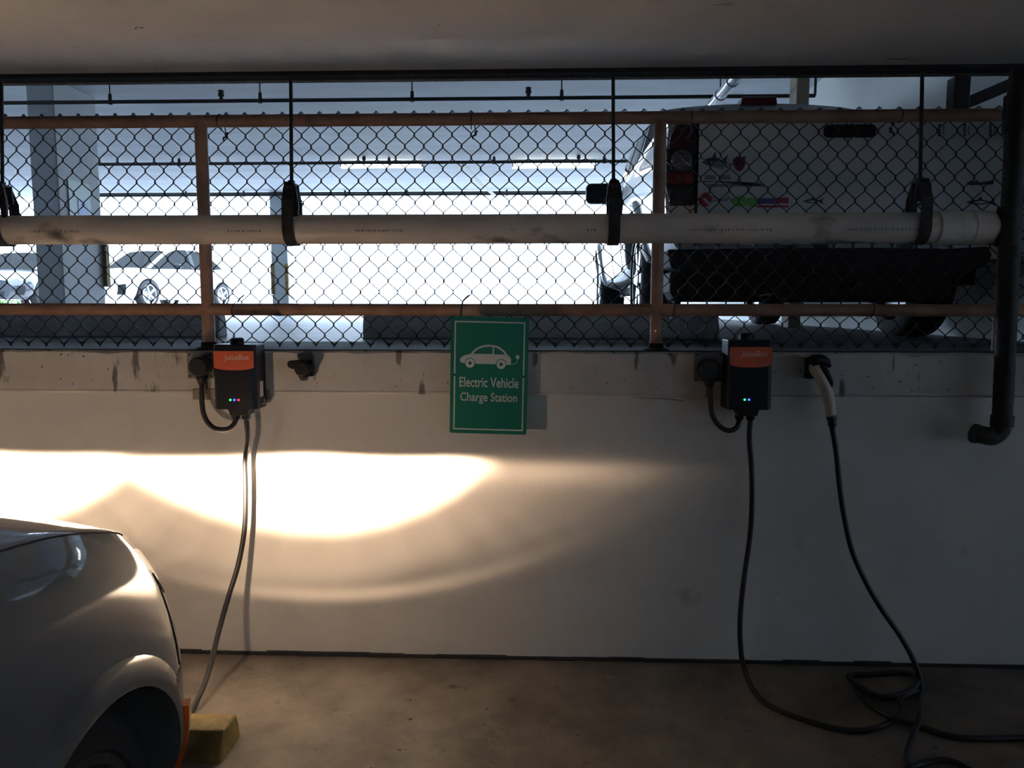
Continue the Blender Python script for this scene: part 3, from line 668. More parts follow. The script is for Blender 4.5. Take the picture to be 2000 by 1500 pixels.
ch1, g1 = charger(457.5, 673, 800, ('green', 'blue', 'red'), 'dark charger with orange label and three status lights, above the near car', (389, 717), (377, 527))
p = [g1, (g1[0] + .002, -.072, g1[2] - .08)]
for u, v, y in ((479, 900, -.060), (480, 960, -.060), (478, 1030, -.062), (466, 1100, -.085), (448, 1160, -.13), (428, 1230, -.21), (408, 1310, -.33), (386, 1366, -.44), (360, 1410, -.52)):
    p.append(P(u, v, y))
e = PZ(335, 1395, .012); p += [(e[0], e[1], .03), (e[0] - .2, e[1] + .08, .011), (e[0] - .6, e[1] + .03, .011)]
cable(p, .0100, 'charging_cable', ch1, n=7)

ch2, g2 = charger(1465.5, 664, 801, ('green', 'blue'), 'dark charger with orange label and two status lights, beside the downpipe end', (1386, 722), (1345, 1412))
p = [g2, (g2[0], -.072, g2[2] - .08)]
for u, v, y in ((1468, 920, -.06), (1468, 1000, -.06), (1463, 1060, -.065), (1453, 1130, -.08), (1446, 1200, -.10), (1446, 1255, -.115)): p.append(P(u, v, y))
def fl(u, v, z=.011): q = PZ(u, v, z); return (q[0], q[1], z)
p += [P(1452, 1300, -.13), fl(1470, 1345, .03), fl(1500, 1376), fl(1560, 1402), fl(1640, 1424), fl(1700, 1424), fl(1745, 1405), fl(1757, 1385, .02), fl(1758, 1365, .03), fl(1790, 1348, .014), fl(1770, 1356), fl(1725, 1362), fl(1685, 1345), fl(1658, 1320), fl(1700, 1317), fl(1765, 1313), fl(1792, 1330, .02), fl(1770, 1352, .032),
      fl(1718, 1360, .032), fl(1672, 1338, .03), fl(1690, 1370, .012), fl(1735, 1398, .03), fl(1800, 1420), fl(1860, 1438), fl(1930, 1442), fl(2010, 1442), fl(2090, 1470), fl(2060, 1530), fl(1960, 1528), fl(1905, 1508), fl(1855, 1486, .02), fl(1810, 1488), fl(1775, 1497), fl(1772, 1470, .02), fl(1786, 1430, .034)]
p += [fl(1797, 1390, .05), P(1799, 1350, -.20), P(1790, 1303, -.16), P(1760, 1245, -.12), P(1722, 1190, -.10), P(1690, 1135, -.085), P(1664, 1075, -.075), P(1649, 1010, -.07), P(1640, 950, -.07), P(1634, 890, -.07), P(1628, 850, -.072), P(1624, 830, -.074)]
cable(p, .0100, 'charging_cable', ch2, n=7)
# handle of the second cable, resting in its holster
hO = ch2.location
hp = cr([P(1623, 812, -.075), P(1620, 785, -.077), P(1614, 762, -.082), P(1603, 738, -.088), P(1592, 722, -.085), P(1590, 714, -.075)], 5)
n_ = len(hp); MB().tube(hp, [.0185 + .004 * math.sin(math.pi * i_ / (n_ - 1)) for i_ in range(n_)], 14).local(hO).build('connector_handle', M_beige, ch2, smooth=True, auto=60)
MB().tube([P(1626, 834, -.075), P(1625.4, 828, -.075), P(1625, 824, -.075), P(1624.3, 818, -.075), P(1623.6, 812, -.075), P(1623.4, 810, -.075)], [.0125, .017, .0145, .0195, .0175, .0205], 12).local(hO).build('strain_relief', M_blackr, ch2, smooth=True, auto=40)
q0, q1, q2, q3 = P(1583, 706, -.085), P(1600, 702, -.088), P(1612, 706, -.085), P(1621, 716, -.082)
MB().tube(cr([q0, q1, q2, q3], 4), [.020, .022, .0215, .021, .020, .019, .0185, .018, .017, .016, .013, .010, .008], 12).local(hO).build('connector_head', M_black, ch2, smooth=True, auto=60)
MB().tube(cr([P(1606, 716, -.092), P(1615, 733, -.095), P(1622, 748, -.092), P(1622, 757, -.09)], 4), [.012, .0135, .014, .014, .0135, .013, .0125, .012, .011, .010, .009, .0075, .006], 12).local(hO).build('release_lever', M_black, ch2, smooth=True, auto=60)

def holster(px, py, label, empty_=True):
    c = P(px, py, -.03); o = empty('plug_holster', (c[0], -.018, c[2]), label, 'holster', 'cable plug holsters on the ledge')
    if empty_:
        MB().prism([(-.012, .010), (.038, .010), (.038, .038), (.026, .052), (.004, .054), (-.012, .040)], 1, -.012, 0).build('back_plate', M_holster, o, bevel=.002)
        MB().prism([(-.014, -.046), (.038, -.046), (.038, .018), (-.012, .018)], 1, -.03, 0).build('body', M_black, o, bevel=.004)
        MB().lathe([(-.075, .025), (-.070, .029), (-.02, .029), (-.02, .020), (-.072, .020)], 1, 24, (.008, 0, -.012)).build('socket', M_black, o, smooth=True, auto=40)
        MB().prism([(-.050, .004), (-.044, .018), (-.02, .020), (.010, .024), (.010, -.006), (-.028, -.014), (-.044, -.008)], 1, -.070, -.04).build('latch_hook', M_black, o, bevel=.004)
        MB().tube([(.008, -.045, -.035), (.008, -.045, -.058)], [.024, .013], 14).build('drain_nose', M_black, o, smooth=True)
    else:
        MB().prism([(-.030, -.046), (.006, -.046), (.010, .03), (-.006, .038), (-.030, .034)], 1, -.03, 0).build('body', M_black, o, bevel=.004)
        MB().prism([(-.006, .030), (.040, .030), (.034, .046), (.002, .046)], 1, -.012, 0).build('back_plate', M_holster, o, bevel=.002)
        MB().lathe([(-.062, .022), (-.02, .026)], 1, 20, (-.006, 0, .012)).build('socket', M_black, o, smooth=True, auto=40)
holster(594, 712, 'empty black plug holster on the ledge right of the left charger')
holster(1588, 716, 'black plug holster holding the pale charging handle', False)
o = MB().tube([P(1238, 776, -.012), P(1300, 779, -.016), P(1334, 783, -.02)], [.0012, .0018, .0022], 6).build('loose_wire', M_grey, smooth=True); tag(o, 'thin loose wire along the wall left of the right charger strut', 'wire')

# ================================================================== NEAR CAR with its lit headlamps
CX, CY = -1.735, -1.605
car = empty('electric_car', (CX, CY, 0), 'silver car at the lower left with lit headlamps facing the wall', 'car')
nb = Loft([(-2.9, [(.76, .22), (.85, .36), (.87, .6), (.85, .85), (.79, .97), (.72, 1.0), (.4, 1.01), (0, 1.02)]),
           (-1.6, [(.78, .2), (.865, .35), (.885, .6), (.875, .87), (.82, 1.0), (.74, 1.03), (.4, 1.04), (0, 1.05)]),
           (-0.9, [(.78, .2), (.865, .35), (.885, .6), (.875, .88), (.815, 1.02), (.725, 1.06), (.4, 1.09), (0, 1.105)]),
           (-0.4, [(.78, .2), (.865, .35), (.887, .6), (.872, .865), (.805, 1.0), (.72, 1.035), (.4, 1.07), (0, 1.085)]),
           (0.0, [(.78, .2), (.865, .35), (.888, .6), (.868, .84), (.795, .965), (.715, .998), (.4, 1.035), (0, 1.05)]),
           (0.27, [(.77, .2), (.863, .35), (.878, .58), (.846, .785), (.768, .900), (.70, .930), (.4, .965), (0, .980)]),
           (0.40, [(.75, .2), (.838, .35), (.842, .57), (.800, .745), (.730, .852), (.67, .882), (.39, .925), (0, .943)]),
           (0.52, [(.69, .2), (.77, .35), (.780, .55), (.738, .70), (.680, .80), (.625, .832), (.36, .875), (0, .897)]),
           (0.65, [(.6, .2), (.68, .33), (.69, .5), (.65, .645), (.60, .735), (.55, .765), (.32, .805), (0, .825)]),
           (0.76, [(.40, .22), (.46, .33), (.47, .48), (.45, .58), (.42, .65), (.39, .67), (.23, .70), (0, .715)]),
           (0.80, [(.20, .26), (.24, .34), (.24, .46), (.23, .54), (.21, .58), (.19, .59), (.11, .61), (0, .615)])])
bo = nb.mesh(6, 5).build('body', M_silver, car, smooth=True, auto=55)
for yy in (0.0, -2.55):
    boolean(bo, MB().lathe([(-1.0, .34), (1.0, .34)], 0, 56, (0, yy, .31)))
bo.data.polygons.foreach_set('use_smooth', [True] * len(bo.data.polygons)); bo.data.set_sharp_from_angle(angle=R_(35))
if not bo.data.materials: bo.data.materials.append(M_silver)
MB().box((-.70, -2.95, .2), (.70, .45, .62)).build('wheel_well_liner', M_under, car)
for side in (1, -1):
    for yy in (0.0, -2.55): wheel(car, side * .725, yy, .305, .305, .20, side, spokes=9, rim_m=M_iron)
    # raised lip round the front arch
    ring = MB(); v = []; f = []; n = 34
    for k in range(n + 1):
        t = R_(-14 + 208 * k / n)
        for rr_, off in ((.340, -.02), (.340, .010), (.356, .014), (.398, .007), (.408, -.004)):
            y = rr_ * math.cos(t); z = .31 + rr_ * math.sin(t); v.append((side * (nb.x_at(y, z) + off), y, z))
    for k in range(n):
        for a in range(4): f.append((5 * k + a, 5 * k + a + 1, 5 * k + a + 6, 5 * k + a + 5))
    ring.add(v, f).build('arch_lip', M_silver, car, smooth=True, auto=50)
    u3, u5, u65 = nb.uy(.3), nb.uy(.5), nb.uy(.65)
    def lampwarp(a, b): return a, b * (1 - .55 * (1 - a)) + .40 * (1 - a)
    hl = nb.patch(nb.uy(.36), nb.uy(.70), 2.85, 3.9, .003, 16, 10, side, .03, lampwarp).build('headlamp_lens', M_headl, car, smooth=True, auto=50)
    nb.patch(nb.uy(.342), nb.uy(.385), .72, 1.5, .019, 4, 10, side, .01).build('side_marker', M_amber, car, smooth=True, auto=50)
    # shut lines
    nb.seam([(t, 4.35 + .05 * math.sin(t)) for t in np.linspace(nb.uy(-1.0), nb.uy(.38), 26)], .0022, side).build('hood_gap', M_gap, car)
    nb.seam([(nb.uy(.36) + .14 * t, 3.2 - 1.3 * t) for t in np.linspace(0, 1, 12)], .003, side).build('bumper_gap', M_gap, car)
    nb.seam([(nb.uy(.36) + .9 * t, 3.2 - .35 * t) for t in np.linspace(0, 1, 12)], .003, side).build('bumper_gap', M_gap, car)
    nb.seam([(nb.uy(-.62), t) for t in np.linspace(.6, 4.1, 16)], .003, side).build('door_gap', M_gap, car)
gh = Loft([(-2.9, [(.76, .98), (.72, 1.1), (.66, 1.2), (.6, 1.26), (.4, 1.3), (0, 1.31)]),
           (-2.3, [(.80, .98), (.75, 1.2), (.68, 1.4), (.6, 1.50), (.4, 1.54), (0, 1.55)]),
           (-1.5, [(.82, .98), (.77, 1.22), (.70, 1.44), (.62, 1.55), (.4, 1.595), (0, 1.605)]),
           (-1.0, [(.82, .98), (.78, 1.15), (.72, 1.34), (.64, 1.44), (.4, 1.48), (0, 1.49)]),
           (-0.45, [(.78, .96), (.76, .99), (.72, 1.03), (.66, 1.05), (.4, 1.07), (0, 1.08)])])
gh.mesh(4, 3).build('cabin', M_silver, car, smooth=True, auto=50)
for side in (1, -1):
    gh.patch(.45, 2.05, .6, 2.5, .004, 10, 6, side, .01).build('side_window', M_glass, car, smooth=True, auto=50)
    gh.patch(3.05, 3.95, 3.2, 5.0, .004, 8, 6, side, .01).build('windscreen', M_glass, car, smooth=True, auto=50)

# the beam of each lamp: its own optical distribution (cut-off, hot band, fan with a bright lower rim)
c640 = P(640, 893, 0); KW = float(np.linalg.norm(P(940, 893, 0) - P(340, 893, 0))) / 600.0
def headlight(lx, shift, power, name):
    ly, lz = -.815, .70; dist = -ly
    ld = bpy.data.lights.new(name, 'SPOT'); ld.energy = power; ld.spot_size = R_(168); ld.spot_blend = .35; ld.shadow_soft_size = .022; ld.color = (1, 1, 1)
    ob = bpy.data.objects.new(name, ld); COL.objects.link(ob); ob.parent = car
    ob.location = (lx - CX, ly - CY, lz); ob.rotation_euler = (R_(90), 0, 0)
    ld.use_nodes = True; t = ld.node_tree; L = t.links; em = t.nodes['Emission']
    tc = t.nodes.new('ShaderNodeTexCoord'); sp = t.nodes.new('ShaderNodeSeparateXYZ'); L.new(tc.outputs['Normal'], sp.inputs[0])
    nx, ny, nz = (Ex(t, sp.outputs[i_]) for i_ in range(3))
    a = nx / nz * -1.0; b = ny / nz * -1.0
    u = (a * (dist / KW)) + ((lx - float(c640[0]) - shift) / KW + 640)          # metres on a screen at that distance, in units of KW
    v = (b * (-dist / KW)) + (893 + (float(c640[2]) - lz) / KW)
    cut = u.gauss(600, 130) * -9.0 + u.gauss(880, 130) * -5.0 + 902
    below = v.step(cut - 9.0, cut + 10.0)
    tl = (u - 625) / 400.0; tr = (u - 625) / 318.0
    tt = tl.min(0.0) * tl.min(0.0) + tr.max(0.0) * tr.max(0.0)
    low = (1.0 - tt).max(0.0) * 118.0 + 896
    hot = below * (1.0 - v.step(low - 62.0, low + 52.0)) * (1.0 - tt.step(.62, 1.32))
    du = u - 615
    arc = 1178 - du * du * .00046
    soft = du * du * .00016 + 12.0
    inside = 1.0 - v.step(arc - soft, arc + soft)
    du2 = u - 560
    arc2 = 1150 - du2 * du2 * .00072
    fan = below * inside * u.gauss(640, 400) * ((v - 893) * -.0062).exp().max(.22)
    fan2 = below * (1.0 - v.step(arc2 - 30.0, arc2 + 22.0)) * u.gauss(620, 330)
    rim = v.gauss(arc - 8.0, 9.0) * u.gauss(660, 270)
    rays = ((u - 640) / (v - 700)) * 22.0
    rays = rays.op('SINE') * .5 + (rays * 2.3 + 1.0).op('SINE') * .5
    rfade = v.step(930, 1010) * (1.0 - v.step(1040, 1150))
    dark = v.gauss(arc - 34.0, 13.0) * (u.step(660, 860) * .42 + (1.0 - u.step(420, 560)) * .3)
    spill = below * u.gauss(640, 420) * ((v - 893) * -.0022).exp()
    streak = v.gauss(918, 26) * u.step(860, 960) * (1.0 - u.step(1050, 1360))
    upper = v.gauss(900, 420) * (1.0 - below) * u.gauss(640, 420)
    # second, slanted dark and bright bands on the right of the fan
    E_ = hot * 12.5 + fan * (rays * rfade * .20 + .72) * (1.0 - dark) + fan2 * .20 + rim * .34 + spill * .20 + streak * .26 + upper * .115
    r2 = a * a + b * b + 1.0
    st = E_ * r2.pow(1.5)
    L.new(st.v, em.inputs['Strength'])
    # the core of the beam is whiter than its coloured fringe
    mx = t.nodes.new('ShaderNodeMix'); mx.data_type = 'RGBA'; L.new(hot.v, mx.inputs[0])
    mx.inputs[6].default_value = (1.0, .70, .46, 1); mx.inputs[7].default_value = (1.0, .80, .60, 1); L.new(mx.outputs[2], em.inputs['Color'])
    return ob
headlight(-1.30, 0.0, 46.0, 'headlamp_beam')
headlight(-2.17, -1.42, 46.0, 'headlamp_beam')

# ================================================================== WHITE PICKUP behind the fence
TY = .82; TX = 1.54
tk = empty('pickup_truck', (TX, TY, ZU), 'white pickup truck with stickers on its tailgate parked behind the fence', 'truck')
def tl_(px, py, y=TY):
    q = P(px, py, y); return np.array([q[0] - TX, q[1] - TY, q[2] - ZU])
ztg = float(tl_(1600, 224)[2]); zbg = float(tl_(1600, 478)[2])
lb = Loft([(.04, [(.70, .42), (.86, .46), (.925, .62), (.935, .85), (.925, ztg - .06), (.90, ztg - .005), (.5, ztg), (0, ztg)]),
           (.5, [(.70, .40), (.88, .44), (.938, .62), (.945, .85), (.935, ztg - .05), (.90, ztg), (.5, ztg), (0, ztg)]),
           (1.9, [(.72, .38), (.89, .42), (.94, .6), (.945, .85), (.93, ztg - .05), (.89, ztg), (.5, ztg), (0, ztg)]),
           (2.6, [(.72, .34), (.88, .40), (.93, .6), (.935, .85), (.915, ztg - .05), (.88, ztg), (.5, ztg + .01), (0, ztg + .01)]),
           (3.9, [(.72, .34), (.88, .40), (.93, .6), (.935, .82), (.905, ztg - .05), (.86, ztg), (.5, ztg + .03), (0, ztg + .04)]),
           (4.6, [(.72, .34), (.88, .42), (.93, .6), (.93, .8), (.87, .96), (.80, 1.0), (.5, 1.03), (0, 1.04)]),
           (5.0, [(.66, .36), (.80, .42), (.85, .6), (.84, .76), (.78, .88), (.70, .92), (.45, .95), (0, .96)]),
           (5.2, [(.5, .40), (.6, .46), (.64, .6), (.63, .72), (.6, .80), (.55, .83), (.35, .86), (0, .87)])])
tb = lb.mesh(5, 4).build('body', M_white, tk, smooth=True, auto=50)
for yy in (1.20, 4.40): boolean(tb, MB().lathe([(-1.2, .43), (1.2, .43)], 0, 48, (0, yy, .36)))
boolean(tb, MB().box((-.80, .10, .55), (.80, 1.82, 2.0)))
tb.data.polygons.foreach_set('use_smooth', [True] * len(tb.data.polygons)); tb.data.set_sharp_from_angle(angle=R_(35))
MB().box((-.72, .3, .30), (.72, 4.9, .54)).build('underbody', M_under, tk)
for side in (1, -1):
    for yy in (1.20, 4.40): wheel(tk, side * .81, yy, .365, .365, .245, side, spokes=6)
    # flares
    for yy in (1.20, 4.40):
        v = []; f = []; n = 28
        for k in range(n + 1):
            t = R_(-10 + 200 * k / n)
            for rr_, off in ((.43, -.03), (.43, .022), (.45, .030), (.49, .018), (.50, -.004)):
                y = yy + rr_ * math.cos(t); z = .36 + rr_ * math.sin(t); v.append((side * (lb.x_at(y, z) + off), y, z))
        for k in range(n):
            for a in range(4): f.append((5 * k + a, 5 * k + a + 1, 5 * k + a + 6, 5 * k + a + 5))
        MB().add(v, f).build('wheel_flare', M_white, tk, smooth=True, auto=50)
# tailgate
gx0 = float(tl_(1362, 350)[0]); gx1 = float(tl_(1958, 350)[0])
tg = MB().prism(rrect(gx0, zbg, gx1, ztg, .03), 1, -.015, .07).build('tailgate', M_white, tk, bevel=.006)
a = tl_(1605, 271); b = tl_(1708, 245)
MB().prism(rrect(a[0], a[2], b[0], b[2], .024, 6), 1, -.030, -.012).build('handle', M_black, tg, bevel=.006)
MB().box((gx0 + .12, -.017, ztg - .34), (gx1 - .12, -.0148, ztg - .335)).build('crease', M_white, tg)
MB().box((gx0 - .004, -.012, zbg), (gx0 + .004, .05, ztg)).build('panel_gap', M_gap, tk); MB().box((gx1 - .004, -.012, zbg), (gx1 + .004, .05, ztg)).build('panel_gap', M_gap, tk)
# tail lamps: red top and foot, clear round middle
def tail(px0, px1, side):
    x0 = float(tl_(px0, 350)[0]); x1 = float(tl_(px1, 350)[0])
    zs = [float(tl_(1330, v)[2]) for v in (243, 292, 336, 362, 400)]
    if side < 0: prof = lambda t: (x0 + .028 * (1 - math.sin(math.pi * min(1, t * 1.1)) ** .5), x1)
    hs = tk
    h = MB().prism([(x0 + .035, zs[0]), (x1, zs[0]), (x1, zs[4]), (x0 + .02, zs[4]), (x0 - .004, zs[3]), (x0 - .004, zs[1])], 1, -.012, .10).build('tail_lamp', M_under, hs, bevel=.008)
    MB().prism([(x0 + .04, zs[0] - .006), (x1 - .012, zs[0] - .006), (x1 - .012, zs[1]), (x0 + .003, zs[1]), (x0 + .012, zs[1] + .06)], 1, -.022, .0).build('brake_lens', mat('dark_red_lens', (.06, .008, .012), .1, coat=1.0), h, bevel=.006)
    cz = (zs[1] + zs[2]) / 2; cx = (x0 + x1) / 2
    MB().lathe([(-.026, .012), (-.024, .036), (-.018, .050), (.0, .054)], 1, 24, (cx, 0, cz)).build('reverse_lens', M_lens, h, smooth=True, auto=60)
    MB().prism(rrect(x0 + .002, zs[3], x1 - .012, zs[2] - .004, .012), 1, -.022, 0).build('red_lens', M_red, h, bevel=.004)
    MB().prism(rrect(x0 + .012, zs[4] + .008, x1 - .012, zs[3] - .006, .012), 1, -.020, 0).build('smoked_lens', M_glass, h, bevel=.004)
tail(1302, 1358, -1)
xm = lambda px: float(tl_(px, 350)[0])
tail(1964, 2022, 1)
# stickers on the tailgate
def stick(pts, m, name, y=-.0165):
    q = [tl_(u, v) for u, v in pts]; return MB().prism([(p_[0], p_[2]) for p_ in q], 1, y, y + .001).build(name, m, tg)
S_dark = mat('sticker_black', (.03, .032, .04), .5); S_red = mat('sticker_red', (.45, .03, .07), .5); S_green = mat('sticker_green', (.16, .50, .12), .5)
S_blue = mat('sticker_blue', (.10, .09, .32), .5); S_maroon = mat('sticker_maroon', (.16, .02, .05), .5); S_greys = mat('sticker_grey', (.24, .25, .27), .5)
shield = lambda cx, cy, w, h: [(cx - w, cy - h * .55), (cx - w * .3, cy - h), (cx + w * .3, cy - h * .8), (cx + w, cy - h), (cx + w, cy + h * .1), (cx + w * .55, cy + h * .75), (cx, cy + h), (cx - w * .6, cy + h * .7), (cx - w * .95, cy + h * .1)]
stick(shield(1442, 321, 12, 15), S_maroon, 'shield_sticker'); stick([(1432, 314), (1440, 310), (1442, 322), (1436, 326)], S_dark, 'shield_charge', -.0175)
stick([(1361, 391), (1369, 381), (1377, 376), (1388, 384), (1388, 396), (1380, 405), (1370, 404)], S_red, 'red_hand_sticker'); stick([(1368, 386), (1373, 385), (1386, 397), (1382, 401)], M_signw, 'white_slash', -.0175)
fish = lambda cx, cy, L, H, s=1: [(cx - s * L, cy), (cx - s * L * .6, cy - H * .45), (cx - s * L * .2, cy - H * .6), (cx, cy - H * 1.3), (cx + s * L * .1, cy - H * .55), (cx + s * L * .55, cy - H * .2), (cx + s * L, cy - H), (cx + s * L * .8, cy), (cx + s * L, cy + H * .9), (cx + s * L * .55, cy + H * .15), (cx + s * L * .1, cy + H * .5), (cx - s * L * .5, cy + H * .45)]
stick(fish(1395, 318, 26, 16), S_dark, 'leaping_fish_sticker'); stick([(1385, 318), (1400, 314), (1416, 322), (1410, 332), (1392, 328)], S_greys, 'fish_belly', -.0175)
for k, (u0, u1, v0, v1) in enumerate(((1374, 1397, 343, 352), (1403, 1426, 343, 352), (1380, 1450, 360, 366))): stick([(u0, v1), (u1, v1), (u1 - 2, v0), (u0 + 2, v0)], S_greys, 'faded_decal')
stick([(1372, 355), (1372, 357), (1400, 357), (1494, 366), (1470, 358), (1440, 356)], S_dark, 'wave_decal'); stick([(1440, 360), (1480, 357), (1496, 366), (1440, 366)], S_greys, 'wave_decal')
stick([(1443 + 16 * math.cos(t), 394 + 11 * math.sin(t)) for t in np.linspace(0, 6.28, 20)[:-1]], S_green, 'green_sticker')
for u in np.linspace(1460, 1462, 1): stick([(1458, 387), (1476, 387), (1476, 404), (1458, 404)], S_green, 'green_sticker')
stick([(1480, 388), (1513, 388), (1513, 399), (1480, 399)], S_blue, 'blue_sticker'); stick([(1515, 387), (1538, 387), (1538, 398), (1515, 398)], S_red, 'red_sticker')
stick([(1476, 402), (1538, 402), (1538, 406), (1476, 406)], S_red, 'red_stripe')
for cx, cy, L, H in ((1586, 394, 21, 7), (1912, 396, 30, 9)): stick(fish(cx, cy, L, H, 1 if cx > 1700 else 1), S_dark, 'fish_sticker'); stick([(cx - L * .6, cy), (cx, cy - H * .3), (cx + L * .4, cy), (cx, cy + H * .3)], M_white, 'fish_belly', -.0175)
stick([(1884, 358), (1892, 354), (1912, 357), (1938, 353), (1936, 361), (1915, 362), (1890, 363)], S_dark, 'swoosh_sticker')
random.seed(5)
for u0 in (1829, 1878, 1928):                      # three upright worn decals, too faded to read
    for k in range(5): 
        v0 = 244 + k * 5; stick([(u0, v0), (u0 + 5, v0), (u0 + 5, v0 + 3.6), (u0, v0 + 3.6)], S_dark, 'worn_decal')
    stick([(u0 + 9, 250), (u0 + 14, 245), (u0 + 11, 256), (u0 + 13, 268), (u0 + 8, 262)], S_greys, 'worn_decal')
t = fit_text('lettering', 'DawnPat', 0, 0, .108, .026, S_dark, tg); q = tl_(1411, 390); t.location = (q[0], -.0170, q[2])
# bumper, plate, hitch, spare wheel
zb1 = float(tl_(1600, 487, TY - .12)[2]); zb0 = float(tl_(1600, 590, TY)[2])
bxl, bxr = float(tl_(1300, 500, TY - .1)[0]), float(tl_(1930, 500, TY - .1)[0])
MB().prism([(bxl, zb1), (bxl + .02, zb1 - .085), (bxl + .10, zb1 - .11), (bxr - .13, zb1 - .11), (bxr - .02, zb1 - .08), (bxr, zb1 - .03), (bxr - .02, zb1 + .012), (bxr - .2, zb1), (bxr - .5, zb1 + .006), (bxl + .5, zb1 + .006)], 1, -.14, .10).build('bumper', M_under, tk, bevel=.012)
MB().prism([(bxl + .03, zb1 - .10), (bxr - .13, zb1 - .10), (bxr - .14, zb0 + .03), (bxr - .20, zb0), (bxl + .06, zb0), (bxl + .03, zb0 + .05)], 1, -.06, .16).build('bumper_valance', M_under, tk, bevel=.015)
MB().box((-.16, -.03, zb1 - .002), (.16, -.018, zbg + .02)).build('licence_plate', M_plate, tk)
for s in (-1, 1): MB().box((s * .30 - .05, -.05, zb1), (s * .30 + .05, -.02, zb1 + .025)).build('step_pad', M_grey, tk)
MB().tube([(-.03, -.10, zb0 + .06), (-.03, .5, zb0 + .06)], .04, 4).build('hitch_receiver', M_under, tk)
MB().lathe([(.28, .20), (.28, .34), (.31, .365), (.44, .365), (.47, .34), (.47, .20)], 2, 32, (0, .62, 0)).build('spare_wheel', M_tyre, tk, smooth=True, auto=40)
MB().tube([(-.75, 1.20, .365), (-.12, 1.20, .365), (-.08, 1.20, .365), (.08, 1.20, .365), (.12, 1.20, .365), (.75, 1.20, .365)], [.05, .05, .15, .15, .05, .05], 14).build('rear_axle', M_under, tk, smooth=True)
MB().tube([(.45, .12, .30), (.45, .6, .34), (.40, 2.6, .34)], .03, 10).build('exhaust_pipe', M_grey, tk, smooth=True)
MB().tube(cr([(-.52, -.05, zb0 + .02), (-.46, -.06, zb0 + .035), (-.40, -.05, zb0 + .03), (-.36, -.06, zb0 + .01)], 4), .006, 6).build('trailer_wire', M_grey, tk, smooth=True)
# cab
cb = Loft([(1.90, [(.88, ztg - .06), (.85, 1.16), (.79, 1.38), (.73, 1.55), (.62, 1.595), (.32, 1.622), (0, 1.63)]),
           (2.3, [(.89, ztg - .06), (.86, 1.18), (.80, 1.40), (.735, 1.555), (.63, 1.63), (.32, 1.665), (0, 1.672)]),
           (3.0, [(.89, ztg - .06), (.86, 1.18), (.80, 1.40), (.735, 1.555), (.63, 1.63), (.32, 1.665), (0, 1.672)]),
           (3.35, [(.89, ztg - .06), (.86, 1.16), (.80, 1.36), (.74, 1.50), (.64, 1.57), (.32, 1.60), (0, 1.61)]),
           (4.05, [(.86, ztg - .08), (.85, ztg - .03), (.82, ztg - .0), (.78, ztg + .02), (.66, ztg + .03), (.32, ztg + .05), (0, ztg + .055)])])
co = cb.mesh(5, 4).build('cab', M_white, tk, smooth=True, auto=50)
for side in (1, -1):
    cb.patch(.25, 1.15, .5, 2.6, .004, 6, 6, side, .01).build('side_window', M_glass, co, smooth=True, auto=50)
    cb.patch(1.35, 2.9, .5, 2.6, .004, 8, 6, side, .01, lambda a, b: (a, b * (1 - .5 * max(0, a - .55) / .45))).build('side_window', M_glass, co, smooth=True, auto=50)
    cb.patch(3.1, 3.92, 3.4, 6.0, .004, 6, 8, side, .01).build('windscreen', M_glass, co, smooth=True, auto=50)
    lb.seam([(lb.uy(2.05), t) for t in np.linspace(1.2, 4.9, 14)], .004, side).build('door_gap', M_gap, tk)
    lb.seam([(lb.uy(2.95), t) for t in np.linspace(1.2, 4.9, 14)], .004, side).build('door_gap', M_gap, tk)
    lb.seam([(lb.uy(3.95), t) for t in np.linspace(1.2, 4.9, 14)], .004, side).build('door_gap', M_gap, tk)
    mr = MB().prism(rrect(side * 1.01 - .125, 1.12, side * 1.01 + .115, 1.30, .05, 5), 1, 3.32, 3.42).build('door_mirror', M_black, tk, bevel=.02)
    MB().prism(rrect(side * 1.01 - .105, 1.14, side * 1.01 + .095, 1.28, .04, 5), 1, 3.312, 3.322).build('mirror_glass', M_glass, mr)
    MB().box((side * .93 - .06, 3.35, 1.13), (side * .93 + .06, 3.41, 1.18)).build('mirror_arm', M_black, mr)
MB().prism(rrect(-.62, 1.12, .62, 1.52, .06), 1, 1.885, 1.90).build('rear_window', M_glass, co)
MB().prism([(-.13, 1.612), (.13, 1.612), (.12, 1.668), (-.12, 1.668)], 1, 1.86, 2.0).build('high_brake_light', mat('high_brake_lens', (.12, .01, .02), .2, coat=1.0), co, bevel=.008)

